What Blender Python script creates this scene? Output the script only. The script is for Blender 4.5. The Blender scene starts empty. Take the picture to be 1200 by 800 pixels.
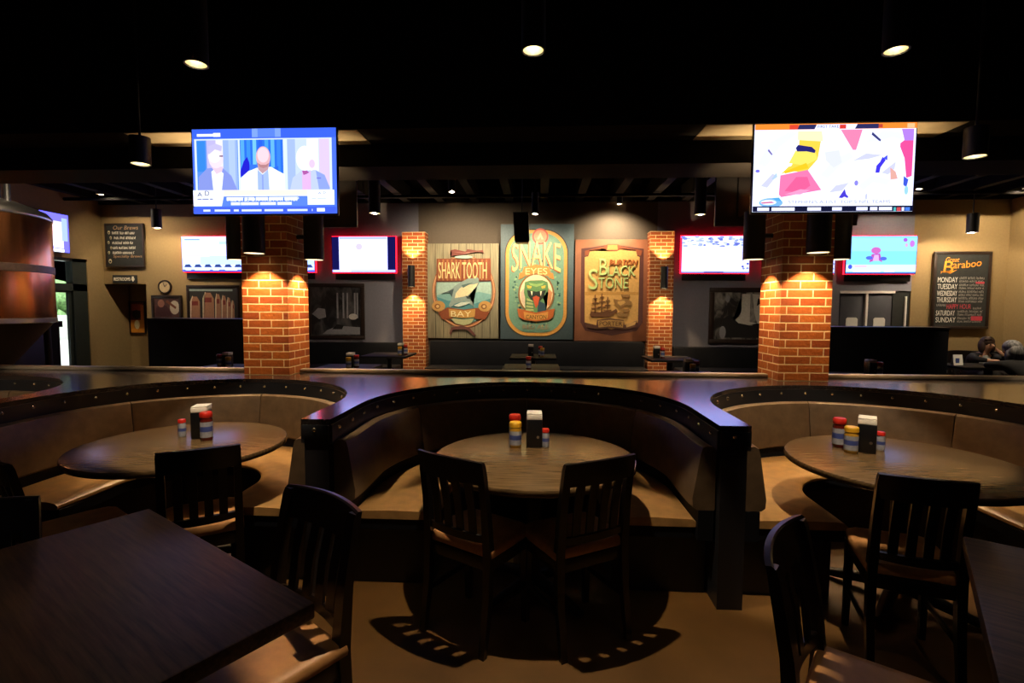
import bpy, bmesh, math, random
from mathutils import Vector, Matrix
random.seed(7)
PI = math.pi
sc = bpy.context.scene
COL = sc.collection

# ------------------------------------------------------------------ camera
F, HC = 600.0, 1.53
YAW, PIT, ROLL = math.radians(3.0), math.atan(38 / 600), 0.0045
fw = Vector((-math.sin(YAW) * math.cos(PIT), math.cos(YAW) * math.cos(PIT), -math.sin(PIT)))
r0 = Vector((math.cos(YAW), math.sin(YAW), 0)); u0 = r0.cross(fw)
rt = r0 * math.cos(ROLL) + u0 * math.sin(ROLL); up = -r0 * math.sin(ROLL) + u0 * math.cos(ROLL)
CP = Vector((0, 0, HC))
cam = bpy.data.cameras.new('camera'); co = bpy.data.objects.new('camera', cam); COL.objects.link(co)
m = Matrix((rt, up, -fw)).transposed().to_4x4(); m.translation = CP
co.matrix_world = m
cam.sensor_width = 36; cam.lens = 18; cam.clip_start = 0.05; cam.clip_end = 100
sc.camera = co
sc.view_settings.view_transform = 'Standard'; sc.view_settings.look = 'None'
sc.view_settings.exposure = 0.0; sc.view_settings.gamma = 1.0
sc.view_settings.use_curve_mapping = False
sc.cycles.use_denoising = True; sc.cycles.diffuse_bounces = 2; sc.cycles.max_bounces = 8
w = bpy.data.worlds.new('world'); sc.world = w; w.use_nodes = True
w.node_tree.nodes['Background'].inputs[0].default_value = (0.6, 0.7, 0.8, 1)
w.node_tree.nodes['Background'].inputs[1].default_value = 0.0

# ------------------------------------------------------------------ materials
def lin(h):
    if isinstance(h, (tuple, list)): return tuple(h[:3])
    h = h.lstrip('#'); v = [int(h[i:i + 2], 16) / 255 for i in (0, 2, 4)]
    return tuple(c / 12.92 if c <= 0.04045 else ((c + 0.055) / 1.055) ** 2.4 for c in v)
def new_mat(name):
    mt = bpy.data.materials.new(name); mt.use_nodes = True
    return mt, mt.node_tree.nodes, mt.node_tree.links, mt.node_tree.nodes['Principled BSDF']
def pm(name, col, rough=0.5, var=0.15, scale=8.0, bump=0.0, metal=0.0, stretch=(1, 1, 1), coat=0.0, spec=0.5, rvar=0.0):
    mt, N, L, b = new_mat(name)
    c = lin(col)
    tc = N.new('ShaderNodeTexCoord'); mp = N.new('ShaderNodeMapping'); mp.inputs['Scale'].default_value = stretch
    L.new(tc.outputs['Object'], mp.inputs['Vector'])
    no = N.new('ShaderNodeTexNoise'); no.inputs['Scale'].default_value = scale; no.inputs['Detail'].default_value = 5
    L.new(mp.outputs['Vector'], no.inputs['Vector'])
    rp = N.new('ShaderNodeValToRGB')
    rp.color_ramp.elements[0].position = 0.3; rp.color_ramp.elements[1].position = 0.7
    rp.color_ramp.elements[0].color = tuple(x * (1 - var) for x in c) + (1,)
    rp.color_ramp.elements[1].color = tuple(min(1, x * (1 + var)) for x in c) + (1,)
    L.new(no.outputs['Fac'], rp.inputs['Fac']); L.new(rp.outputs['Color'], b.inputs['Base Color'])
    b.inputs['Roughness'].default_value = rough; b.inputs['Metallic'].default_value = metal
    b.inputs['Coat Weight'].default_value = coat; b.inputs['Coat Roughness'].default_value = 0.12; b.inputs['Specular IOR Level'].default_value = spec
    if rvar:
        mr = N.new('ShaderNodeMapRange'); mr.inputs['To Min'].default_value = rough - rvar; mr.inputs['To Max'].default_value = rough + rvar
        L.new(no.outputs['Fac'], mr.inputs['Value']); L.new(mr.outputs['Result'], b.inputs['Roughness'])
    if bump:
        bp = N.new('ShaderNodeBump'); bp.inputs['Strength'].default_value = bump; bp.inputs['Distance'].default_value = 0.01
        L.new(no.outputs['Fac'], bp.inputs['Height']); L.new(bp.outputs['Normal'], b.inputs['Normal'])
    return mt
EM = {}
def em(col, s=1.0, screen=None):
    k = (col, s, screen)
    if k not in EM:
        mt = bpy.data.materials.new('glow ' + str(col) + ' ' + str(s)); mt.use_nodes = True
        N = mt.node_tree.nodes; L = mt.node_tree.links; N.remove(N['Principled BSDF'])
        e = N.new('ShaderNodeEmission'); c = lin(col); c = (c[0] * screen[0], c[1] * screen[1], c[2] * screen[2]) if screen else c; e.inputs[0].default_value = c + (1,); e.inputs[1].default_value = s
        L.new(e.outputs[0], N['Material Output'].inputs[0]); EM[k] = mt
    return EM[k]
PT = {}
def paint(col):
    if col not in PT: PT[col] = pm('paint ' + str(col), col, 0.55, 0.10, 30)
    return PT[col]
def brick_mat(name, c1, c2, mortar):
    mt, N, L, b = new_mat(name)
    uv = N.new('ShaderNodeUVMap'); uv.uv_map = 'UVMap'
    br = N.new('ShaderNodeTexBrick')
    br.inputs['Color1'].default_value = lin(c1) + (1,); br.inputs['Color2'].default_value = lin(c2) + (1,)
    br.inputs['Mortar'].default_value = lin(mortar) + (1,)
    br.inputs['Scale'].default_value = 1; br.inputs['Mortar Size'].default_value = 0.0052
    br.inputs['Mortar Smooth'].default_value = 0.25; br.inputs['Bias'].default_value = 0.0
    br.inputs['Brick Width'].default_value = 0.203; br.inputs['Row Height'].default_value = 0.0677
    no = N.new('ShaderNodeTexNoise'); no.inputs['Scale'].default_value = 35; no.inputs['Detail'].default_value = 6
    L.new(uv.outputs[0], br.inputs['Vector']); L.new(uv.outputs[0], no.inputs['Vector'])
    mx = N.new('ShaderNodeMix'); mx.data_type = 'RGBA'; mx.blend_type = 'MULTIPLY'; mx.inputs[0].default_value = 0.55
    L.new(br.outputs['Color'], mx.inputs[6]); L.new(no.outputs['Color'], mx.inputs[7])
    hs = N.new('ShaderNodeHueSaturation'); hs.inputs['Saturation'].default_value = 1.0; hs.inputs['Value'].default_value = 1.4
    L.new(mx.outputs[2], hs.inputs['Color'])
    mono = N.new('ShaderNodeMix'); mono.data_type = 'RGBA'; mono.blend_type = 'MULTIPLY'; mono.inputs[0].default_value = 0.5
    L.new(br.outputs['Color'], mono.inputs[6]); L.new(no.outputs['Fac'], mono.inputs[7])
    L.new(mono.outputs[2], hs.inputs['Color'])
    L.new(hs.outputs['Color'], b.inputs['Base Color']); b.inputs['Roughness'].default_value = 0.75
    ad = N.new('ShaderNodeMath'); ad.operation = 'MULTIPLY_ADD'; ad.inputs[1].default_value = -1.0
    L.new(br.outputs['Fac'], ad.inputs[0]); L.new(no.outputs['Fac'], ad.inputs[2])
    bp = N.new('ShaderNodeBump'); bp.inputs['Strength'].default_value = 0.5; bp.inputs['Distance'].default_value = 0.008
    L.new(ad.outputs[0], bp.inputs['Height']); L.new(bp.outputs['Normal'], b.inputs['Normal'])
    return mt
def wood(name, col, rough, axis=(1, 14, 14), var=0.35, coat=0.0, scale=5, spec=0.5):
    return pm(name, col, rough, var, scale, 0.03, 0, axis, coat, spec)

M = dict(
    floor=pm('stained concrete floor', (0.125,0.058,0.012), 0.5, 0.22, 3.5, 0.03, rvar=0.08),
    wall=pm('taupe painted plaster', (0.28, 0.195, 0.085), 0.85, 0.05, 25, 0.02),
    wallgrey=pm('bluish-lit taupe plaster', (0.20, 0.20, 0.25), 0.85, 0.05, 25, 0.02),  # taupe wall with bluish TV light put into its colour
    wallmid=pm('brownish-lit taupe plaster', (0.11, 0.088, 0.064), 0.85, 0.05, 25, 0.02),  # same taupe wall, its dim brownish light put into the colour
    ceiling=pm('black sprayed ceiling', (0.008, 0.008, 0.008), 0.9, 0.2, 10, spec=0.1),
    deck=pm('ceiling deck', (0.020, 0.017, 0.012), 0.9, 0.1, 6, spec=0.1),
    joist=pm('black joist paint', (0.004, 0.0035, 0.0035), 0.8, 0.2, 10, spec=0.1),
    soffit=pm('tan soffit light patch', (0.30, 0.26, 0.17), 0.9, 0.08, 12),
    counter=wood('espresso laminate', (0.022, 0.017, 0.016), 0.16, (14, 1, 14), 0.3, coat=0.35),
    black=pm('satin black lacquer', (0.010, 0.010, 0.012), 0.45, 0.2, 12),
    gloss=pm('gloss black apron', (0.010, 0.011, 0.014), 0.35, 0.1, 9),
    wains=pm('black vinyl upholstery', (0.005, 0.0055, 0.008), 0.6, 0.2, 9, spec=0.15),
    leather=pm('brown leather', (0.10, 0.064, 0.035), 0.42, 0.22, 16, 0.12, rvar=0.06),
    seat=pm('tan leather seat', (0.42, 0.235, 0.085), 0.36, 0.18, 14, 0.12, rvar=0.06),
    chairseat=pm('orange tan leather pad', (0.50, 0.24, 0.085), 0.5, 0.18, 18, 0.1),
    table=wood('dark walnut table', (0.135, 0.083, 0.037), 0.25, (1.2, 16, 16), 0.45),
    fgtable=wood('worn walnut tabletop', (0.085, 0.046, 0.020), 0.45, (1.2, 18, 18), 0.5, spec=0.25),
    backtable=pm('black laminate top', (0.004, 0.004, 0.004), 0.55, 0.2, 20, spec=0.2),
    chair=wood('espresso chair wood', (0.005, 0.003, 0.0025), 0.3, (12, 12, 2), 0.3),
    rail=pm('rail cap', (0.30, 0.25, 0.20), 0.3, 0.15, 10),
    steel=pm('brushed steel', (0.55, 0.53, 0.5), 0.3, 0.1, 40, 0.0, 1.0, (1, 1, 20)),
    brass=pm('brass tack', (0.80, 0.70, 0.5), 0.25, 0.1, 30, 0.0, 1.0),
    reflector=pm('gold reflector', (0.90, 0.84, 0.68), 0.4, 0.05, 20, 0.0, 1.0),
    canblack=pm('black metal can', (0.008, 0.008, 0.009), 0.5, 0.1, 20),
    plastic=pm('black plastic', (0.006, 0.006, 0.007), 0.3, 0.1, 30),
    copper=pm('copper cladding', (0.72, 0.27, 0.10), 0.24, 0.18, 3.0, 0.05, 1.0, (6, 6, 0.3), rvar=0.06),
    greymetal=pm('blue grey metal', (0.045, 0.048, 0.065), 0.5, 0.1, 10),
    brick=brick_mat('brick', '#b0601f', '#8a3c12', '#e6c79a'),
    frame=wood('dark picture frame', (0.022, 0.012, 0.009), 0.4),
    glassgreen=pm('dark door metal', (0.02, 0.028, 0.025), 0.4, 0.1, 10),
    napkin=pm('paper napkin', (0.8, 0.76, 0.68), 0.9, 0.05, 60),
    red=pm('red cap plastic', (0.55, 0.02, 0.01), 0.4, 0.05, 30),
    yellow=pm('yellow cap plastic', (0.75, 0.40, 0.02), 0.4, 0.05, 30),
    paper=pm('paper label', (0.30, 0.31, 0.36), 0.8, 0.15, 60),
    ketchup=pm('ketchup bottle', (0.10, 0.008, 0.004), 0.25, 0.1, 20),
    mustard=pm('mustard bottle', (0.45, 0.25, 0.02), 0.35, 0.1, 20),
    skin=pm('skin', (0.48, 0.26, 0.17), 0.55, 0.06, 20),
    darkcloth=pm('black cloth', (0.012, 0.012, 0.014), 0.9, 0.2, 60),
    whitecloth=pm('pale cloth', (0.42, 0.45, 0.43), 0.9, 0.1, 60),
    hair=pm('dark brown hair', (0.035, 0.016, 0.008), 0.6, 0.3, 50, 0.2, 0, (1, 1, .2)),
    greyhair=pm('grey streaked hair', (0.20, 0.20, 0.20), 0.6, 0.75, 18, 0.2, 0, (3, 3, .3)),
    white=pm('white paint', (0.75, 0.74, 0.70), 0.6, 0.04, 20),
    lawn=pm('sunlit hedge', (0.30, 0.50, 0.20), 0.9, 0.5, 9, 0.3),
    pave=pm('pale pavement', (0.75, 0.78, 0.72), 0.9, 0.1, 6),
    board=pm('chalkboard', (0.016, 0.018, 0.017), 0.8, 0.25, 10),
    greydoor=pm('slate door paint', (0.055, 0.058, 0.075), 0.5, 0.08, 8),
)
def glass_mat():
    mt, N, L, b = new_mat('clear door glass')
    b.inputs['Base Color'].default_value = (0.85, 0.95, 0.92, 1); b.inputs['Roughness'].default_value = 0.02
    b.inputs['Transmission Weight'].default_value = 1.0; b.inputs['IOR'].default_value = 1.02
    no = N.new('ShaderNodeTexNoise'); no.inputs['Scale'].default_value = 2
    mr = N.new('ShaderNodeMapRange'); mr.inputs['To Min'].default_value = 0.0; mr.inputs['To Max'].default_value = 0.03
    L.new(no.outputs['Fac'], mr.inputs['Value']); L.new(mr.outputs['Result'], b.inputs['Roughness'])
    return mt
M['glass'] = glass_mat()

# ------------------------------------------------------------------ mesh helpers
def smooth_path(pts, n=6):
    return pts
class MB:
    def __init__(s): s.bm = bmesh.new(); s.mats = []; s.uvl = None
    def mi(s, mat):
        if mat not in s.mats: s.mats.append(mat)
        return s.mats.index(mat)
    def face(s, vs, mat):
        try: f = s.bm.faces.new(vs)
        except ValueError: return None
        f.material_index = s.mi(mat); return f
    def box(s, x0, x1, y0, y1, z0, z1, mat, bev=0.0, seg=2, rot=None, ctr=None):
        vs = [s.bm.verts.new((x, y, z)) for x in (x0, x1) for y in (y0, y1) for z in (z0, z1)]
        fs = [s.face([vs[i] for i in q], mat) for q in ((0, 1, 3, 2), (4, 6, 7, 5), (0, 4, 5, 1), (2, 3, 7, 6), (0, 2, 6, 4), (1, 5, 7, 3))]
        if rot is not None:
            c = Vector(ctr) if ctr else Vector(((x0 + x1) / 2, (y0 + y1) / 2, (z0 + z1) / 2))
            for v in vs: v.co = c + rot @ (v.co - c)
        if bev > 0:
            es = list({e for f in fs for e in f.edges})
            bmesh.ops.bevel(s.bm, geom=es, offset=bev, segments=seg, affect='EDGES', profile=0.5)
        return fs
    def prism(s, poly, z0, z1, mat):
        a = [s.bm.verts.new((x, y, z0)) for x, y in poly]; b = [s.bm.verts.new((x, y, z1)) for x, y in poly]
        n = len(poly)
        f1 = s.face(a[::-1], mat); f2 = s.face(b, mat)
        for i in range(n): s.face([a[i], a[(i + 1) % n], b[(i + 1) % n], b[i]], mat)
        bmesh.ops.triangulate(s.bm, faces=[f for f in (f1, f2) if f])
    def flat(s, poly, y0, y1, mat):           # polygon in x,z extruded in y
        a = [s.bm.verts.new((x, y0, z)) for x, z in poly]; b = [s.bm.verts.new((x, y1, z)) for x, z in poly]
        n = len(poly)
        f1 = s.face(a[::-1], mat); f2 = s.face(b, mat)
        for i in range(n): s.face([a[i], a[(i + 1) % n], b[(i + 1) % n], b[i]], mat)
        bmesh.ops.triangulate(s.bm, faces=[f for f in (f1, f2) if f])
    def lathe(s, prof, mat, c=(0, 0, 0), seg=24, sx=1, sy=1, cap=True):
        rings = []
        for r, z in prof:
            rings.append([s.bm.verts.new((c[0] + sx * r * math.cos(2 * PI * i / seg), c[1] + sy * r * math.sin(2 * PI * i / seg), c[2] + z)) for i in range(seg)])
        for A, B in zip(rings, rings[1:]):
            for i in range(seg): s.face([A[i], A[(i + 1) % seg], B[(i + 1) % seg], B[i]], mat)
        if cap: s.face(rings[0][::-1], mat); s.face(rings[-1], mat)
    def tube(s, pts, r, mat, seg=10, ends=True):
        pts = [Vector(p) for p in pts]; rings = []
        rs = r if isinstance(r, (list, tuple)) else [r] * len(pts)
        for i, p in enumerate(pts):
            t = (pts[min(i + 1, len(pts) - 1)] - pts[max(i - 1, 0)]).normalized()
            a = Vector((0, 0, 1)) if abs(t.z) < 0.9 else Vector((1, 0, 0))
            x = t.cross(a).normalized(); y = t.cross(x).normalized()
            rings.append([s.bm.verts.new(p + rs[i] * (x * math.cos(2 * PI * k / seg) + y * math.sin(2 * PI * k / seg))) for k in range(seg)])
        for A, B in zip(rings, rings[1:]):
            for k in range(seg): s.face([A[k], A[(k + 1) % seg], B[(k + 1) % seg], B[k]], mat)
        if ends: s.face(rings[0][::-1], mat); s.face(rings[-1], mat)
    def loft(s, secs, mat, closed=True, cap=True):     # list of equal-length closed sections of 3D points
        R = [[s.bm.verts.new(p) for p in sec] for sec in secs]; n = len(R[0])
        for A, B in zip(R, R[1:]):
            for k in range(n): s.face([A[k], A[(k + 1) % n], B[(k + 1) % n], B[k]], mat)
        if cap: s.face(R[0][::-1], mat); s.face(R[-1], mat)
    def ball(s, c, r, mat, seg=12, sz=None):
        res = bmesh.ops.create_uvsphere(s.bm, u_segments=seg, v_segments=max(6, seg // 2), radius=1)
        rr = r if isinstance(r, (tuple, list)) else (r, r, r)
        for v in res['verts']: v.co = Vector((c[0] + v.co.x * rr[0], c[1] + v.co.y * rr[1], c[2] + v.co.z * rr[2]))
        k = s.mi(mat)
        for f in {f for v in res['verts'] for f in v.link_faces}: f.material_index = k
    def text(s, txt, x0, x1, z0, z1, y, mat, depth=0.003, warp=None, keep=False, shear=0.0):
        cu = bpy.data.curves.new('t', 'FONT'); cu.body = txt; cu.extrude = 0.5; cu.resolution_u = 3
        ob = bpy.data.objects.new('t', cu); me = bpy.data.meshes.new_from_object(ob)
        xs = [v.co.x for v in me.vertices]; ys = [v.co.y for v in me.vertices]
        if xs:
            ax, bx, ay, by = min(xs), max(xs), min(ys), max(ys); k = s.mi(mat); mp = []
            for v in me.vertices:
                u = (v.co.x - ax) / max(1e-6, bx - ax); q = (v.co.y - ay) / max(1e-6, by - ay)
                x = x0 + u * (x1 - x0) + shear * q * (z1 - z0); z = z0 + q * (z1 - z0)
                if warp: x, z = warp(u, q, x, z)
                mp.append(s.bm.verts.new((x, y - depth if v.co.z > 0 else y, z)))
            for p in me.polygons:
                try: f = s.bm.faces.new([mp[i] for i in p.vertices]); f.material_index = k
                except ValueError: pass
        bpy.data.objects.remove(ob); bpy.data.curves.remove(cu); bpy.data.meshes.remove(me)
    def build(s, name, parent=None, loc=None, smooth=True, boxuv=False, rot=None):
        bmesh.ops.recalc_face_normals(s.bm, faces=s.bm.faces)
        if boxuv:
            uv = s.bm.loops.layers.uv.new('UVMap')
            for f in s.bm.faces:
                n = f.normal
                for l in f.loops:
                    p = l.vert.co
                    l[uv].uv = (p.x + boxuv[0], p.z + boxuv[2]) if abs(n.y) > 0.7 else ((p.y + boxuv[1], p.z + boxuv[2]) if abs(n.x) > 0.7 else (p.x, p.y))
        if smooth:
            for f in s.bm.faces: f.smooth = True
            for e in s.bm.edges:
                if len(e.link_faces) == 2:
                    if e.calc_face_angle(0) > math.radians(38): e.smooth = False
        me = bpy.data.meshes.new(name); s.bm.to_mesh(me); s.bm.free()
        for mt in s.mats: me.materials.append(mt)
        o = bpy.data.objects.new(name, me); COL.objects.link(o)
        if parent is not None: o.parent = parent
        if loc is not None: o.location = loc
        if rot is not None: o.rotation_euler = rot
        return o
def tag(o, label, cat, group=None):
    o['label'] = label; o['category'] = cat
    if group: o['group'] = group
    elif 'group' in o: del o['group']
    return o
def thing(name, label, cat, loc=(0, 0, 0), rz=0.0, group=None):
    o = bpy.data.objects.new(name, None); COL.objects.link(o); o.location = loc; o.rotation_euler = (0, 0, rz)
    o.empty_display_size = 0.1
    return tag(o, label, cat, group)
def struct(mb, name, **k):
    o = mb.build(name, **k); o['kind'] = 'structure'; return o
def copy_tree(o, parent=None):
    c = o.copy(); COL.objects.link(c)
    if parent is not None: c.parent = parent
    for ch in list(o.children): copy_tree(ch, c)
    return c
def dup(o, loc, rz, label, group=None):
    c = copy_tree(o); c.location = loc; c.rotation_euler = (0, 0, rz); c['label'] = label
    if group: c['group'] = group
    return c
def spot(loc, target, power, size=80, blend=0.3, col=(1, 0.78, 0.52), rad=0.03, parent=None):
    l = bpy.data.lights.new('spot_light', 'SPOT'); l.energy = power; l.spot_size = math.radians(size); l.spot_blend = blend
    l.color = col; l.shadow_soft_size = rad
    o = bpy.data.objects.new('spot_light', l); COL.objects.link(o); o.location = loc
    o.rotation_euler = (Vector(target) - Vector(loc)).to_track_quat('-Z', 'Y').to_euler()
    return o
def ell(cx, cz, rx, rz, n=24, a0=0, a1=2 * PI):
    return [(cx + rx * math.cos(a0 + (a1 - a0) * i / n), cz + rz * math.sin(a0 + (a1 - a0) * i / n)) for i in range(n if abs(a1 - a0 - 2 * PI) < 1e-6 else n + 1)]
def ring(mb, cx, cz, rx, rz, t, y0, y1, mat, n=36):
    for i in range(n):
        a, b = 2 * PI * i / n, 2 * PI * (i + 1) / n
        mb.flat([(cx + rx * math.cos(a), cz + rz * math.sin(a)), (cx + rx * math.cos(b), cz + rz * math.sin(b)),
                 (cx + (rx - t) * math.cos(b), cz + (rz - t) * math.sin(b)), (cx + (rx - t) * math.cos(a), cz + (rz - t) * math.sin(a))], y0, y1, mat)

#==SETTING==
XL, XR, YB, YF, ZC = -8.82, 8.64, 10.0, -3.0, 4.05
mb = MB(); mb.box(XL - 0.2, XR + 0.2, YF - 0.2, YB + 1.0, -0.1, 0, M['floor']); struct(mb, 'floor')
mb = MB(); mb.box(XL - 0.2, XR + 0.2, YF - 0.2, 4.70, ZC, ZC + 0.1, M['ceiling']); mb.box(XL - 0.2, XR + 0.2, 4.70, YB + 1.0, ZC, ZC + 0.1, M['deck'])
struct(mb, 'ceiling')
# back wall with the passage and kitchen-door openings
mb = MB()
PX0, PX1, PZ = -8.82, -7.94, 2.0
KX0, KX1, KZ = 5.66, 6.95, 1.90
ZT = 3.58
mb.box(PX0, PX1, YB, YB + 0.15, PZ, ZT, M['wall'])
mb.box(PX1, -5.75, YB, YB + 0.15, 0, ZT, M['wall'])
mb.box(-5.75, -2.36, YB, YB + 0.15, 0, ZT, M['wallgrey']); mb.box(-2.36, 2.24, YB, YB + 0.15, 0, ZT, M['wallmid']); mb.box(2.24, KX0, YB, YB + 0.15, 0, ZT, M['wallgrey'])
mb.box(KX0, KX1, YB, YB + 0.15, KZ, ZT, M['wallgrey'])
mb.box(KX1, XR, YB, YB + 0.15, 0, ZT, M['wall'])
struct(mb, 'wall_back')
mb = MB(); mb.box(PX0 - 0.2, PX1 + 0.6, YB + 0.62, YB + 1.0, 0, ZC, M['wall']); struct(mb, 'wall_passage')
mb = MB()
DY0, DY1, DZ = 8.45, 9.62, 2.45
mb.box(XL - 0.2, XL, YF, DY0, 0, ZC, M['wall']); mb.box(XL - 0.2, XL, DY1, YB + 1.0, 0, ZC, M['wall']); mb.box(XL - 0.2, XL, DY0, DY1, DZ, ZC, M['wall'])
struct(mb, 'wall_left')
mb = MB(); mb.box(XR, XR + 0.2, YF, YB + 0.15, 0, ZC, M['wall']); struct(mb, 'wall_right')
mb = MB(); mb.box(XL - 0.2, XR + 0.2, YF - 0.2, YF, 0, ZC, M['wallgrey']); struct(mb, 'wall_front')
# header above the back wall, soffit and beam over the columns
mb = MB(); mb.box(XL, XR, YB - 0.06, YB + 0.15, ZT, ZC, M['joist']); struct(mb, 'trim_1')
mb = MB(); mb.box(XL, XR, 3.92, 4.27, 2.89, ZC, M['ceiling']); mb.box(-3.25, -1.40, 3.93, 4.268, 2.885, 2.8895, M['soffit']); mb.box(1.22, 3.07, 3.93, 4.268, 2.885, 2.8895, M['soffit']); struct(mb, 'ceiling_soffit')  # tan only around the columns, shaping the patch of sconce uplight
mb = MB(); mb.box(XL, XR, 4.27, 4.72, 2.705, ZC, M['joist']); struct(mb, 'ceiling_beam')
x = XL + 0.25
while x < XR:
    mb = MB(); mb.box(x, x + 0.14, 4.72, YB - 0.06, 3.58, 3.86, M['joist']); struct(mb, 'ceiling_joist'); x += 0.66
for y in (6.4, 7.9, 9.2):
    mb = MB(); mb.tube([(XL, y, 3.62 - 0.09), (XR, y, 3.62 - 0.09)], 0.03, M['joist']); struct(mb, 'ceiling_pipe')
for px_, py_, l_ in ((-2.05, 2.35, .25), (-1.55, 2.35, .22), (-1.15, 2.3, .25)):
    pass
# entry door in the left wall
mb = MB()
fr = M['glassgreen']
mb.box(XL - 0.16, XL - 0.02, DY0, DY0 + 0.07, 0, DZ, fr); mb.box(XL - 0.16, XL - 0.02, DY1 - 0.30, DY1, 0, DZ, fr)
mb.box(XL - 0.16, XL - 0.02, DY0, DY1, DZ - 0.06, DZ, fr); mb.box(XL - 0.16, XL - 0.02, DY0, DY1, 1.84, 1.97, fr)
d1 = struct(mb, 'door_1')
mb = MB(); mb.box(XL - 0.10, XL - 0.09, DY0 + 0.07, DY1 - 0.30, 1.97, DZ - 0.06, M['glass']); o = mb.build('transom_pane', d1)
mb = MB(); mb.box(XL - 0.10, XL - 0.09, DY0 + 0.12, DY1 - 0.36, 0.12, 1.80, M['glass']); o = mb.build('door_pane', d1)
mb = MB(); mb.box(XL - 0.12, XL - 0.07, DY0 + 0.07, DY0 + 0.12, 0.0, 1.84, fr); mb.box(XL - 0.12, XL - 0.07, DY1 - 0.36, DY1 - 0.30, 0.0, 1.84, fr); mb.box(XL - 0.12, XL - 0.07, DY0 + 0.12, DY1 - 0.36, 1.80, 1.84, fr); mb.box(XL - 0.12, XL - 0.07, DY0 + 0.12, DY1 - 0.36, 0.0, 0.12, fr); o = mb.build('door_leaf', d1)
mb = MB(); mb.tube([(XL - 0.03, DY0 + 0.1, 0.9), (XL - 0.0, DY0 + 0.1, 0.9), (XL - 0.0, DY0 + 0.1, 1.25), (XL - 0.03, DY0 + 0.1, 1.25)], 0.012, M['steel']); o = mb.build('handle', d1)
# outside the door
mb = MB(); mb.box(-30, XL - 0.2, 0, 36, -0.12, -0.02, M['pave']); o = struct(mb, 'ground_outside')
mb = MB(); mb.box(-22.6, -22.2, 8, 34, -0.02, 1.15, M['pave'], .02); o = mb.build('garden_wall'); tag(o, 'pale low garden wall outside, seen through the glass entry door', 'wall')
mb = MB()
for i in range(60):
    mb.ball((-24.3 + random.uniform(-.4, .4), 8 + i * 0.42, random.uniform(0.7, 2.3)), random.uniform(.5, .9), M['lawn'], 10)
o = mb.build('garden_hedge'); tag(o, 'green hedge behind the pale wall outside the glass entry door', 'hedge')
sun = bpy.data.lights.new('sun', 'SUN'); sun.energy = 9; sun.angle = 0.01; so = bpy.data.objects.new('sun', sun); COL.objects.link(so)
so.rotation_euler = Vector((-0.35, 0.5, -1)).to_track_quat('-Z', 'Y').to_euler(); so.location = (-14, 4, 8)
# kitchen double door
d2 = MB(); d2.box(KX0, KX0 + 0.035, YB - .01, YB + 0.1, 0, KZ, M['white']) if False else None
d2.box(KX0, KX0 + 1.0, YB - 0.015, YB + 0.08, KZ - 0.045, KZ, M['white']); d2.box(KX0 + 0.475, KX0 + 0.515, YB - 0.015, YB + 0.08, 0, KZ - 0.045, M['white'])
d2.box(KX0 + 1.19, KX0 + 1.22, YB - 0.01, YB + 0.08, 0, KZ - 0.1, M['white']); d2.box(KX0 + 0.98, KX1, YB + 0.02, YB + 0.1, 0, KZ, M['board'])
d2 = struct(d2, 'door_2')
for k in (0, 1):
    mb = MB(); x0 = KX0 + 0.02 + k * 0.5; mb.box(x0, x0 + 0.445, YB + 0.02, YB + 0.07, 0.01, KZ - 0.05, M['greydoor'], 0.004); lf = mb.build('door_leaf', d2)
    mb = MB(); q = [(x0 + .12, 1.05), (x0 + .33, 1.05), (x0 + .33, 1.37), (x0 + .30, 1.40), (x0 + .15, 1.40), (x0 + .12, 1.37)]
    mb.flat(q, YB + 0.005, YB + 0.025, M['white']); mb.build('door_window', lf)
#==COUNTER==
CX = [-0.087 + 2.14 * k for k in range(-2, 3)]
CY, YE, ZK = 3.04, 2.575, 0.954
def uring(c, r, y0, n=32, flip=False):
    p = [(c - r, y0), (c - r, (y0 + CY) / 2)] + [(c + r * math.cos(PI - PI * i / n), CY + r * math.sin(PI * i / n)) for i in range(n + 1)] + [(c + r, (y0 + CY) / 2), (c + r, y0)]
    return p
def counter_slab(mb, r, yf, z0, z1, mat):
    """counter with semicircular cut-outs, built as a strip of quads round every cut-out"""
    hw, yb = 1.07, 4.68; ca = math.atan2(yb - CY, hw)
    angs = sorted(set([PI * i / 32 for i in range(33)] + [ca, PI - ca]), reverse=True)
    for c in CX:
        inn = [(c - r, yf)] + [(c + r * math.cos(a), CY + r * math.sin(a)) for a in angs] + [(c + r, yf)]
        out = [(c - hw, yf)]
        for a in angs:
            ux, uy = math.cos(a), math.sin(a); k = min(hw / max(1e-9, abs(ux)), (yb - CY) / max(1e-9, uy)); out.append((c + ux * k, CY + uy * k))
        out.append((c + hw, yf)); n = len(inn)
        V = [[mb.bm.verts.new((x, y, z)) for x, y in q] for q, z in ((inn, z0), (out, z0), (inn, z1), (out, z1))]
        for i in range(n - 1):
            mb.face([V[2][i], V[2][i + 1], V[3][i + 1], V[3][i]], mat); mb.face([V[0][i], V[1][i], V[1][i + 1], V[0][i + 1]], mat); mb.face([V[0][i], V[0][i + 1], V[2][i + 1], V[2][i]], mat)
            if abs(out[i][1] - yb) < 1e-6 and abs(out[i + 1][1] - yb) < 1e-6: mb.face([V[1][i], V[3][i], V[3][i + 1], V[1][i + 1]], mat)
            if (c == CX[0] and out[i + 1][0] < c - hw + 1e-6) or (c == CX[-1] and out[i][0] > c + hw - 1e-6): mb.face([V[1][i], V[3][i], V[3][i + 1], V[1][i + 1]], mat)
        for i in (0, n - 1): mb.face([V[0][i], V[1][i], V[3][i], V[2][i]], mat)
    bmesh.ops.remove_doubles(mb.bm, verts=mb.bm.verts, dist=1e-5)
ct = thing('booth_counter', 'long dark counter with scalloped cut-outs that walls in all the round booths', 'counter', (0, 0, 0))
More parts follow.
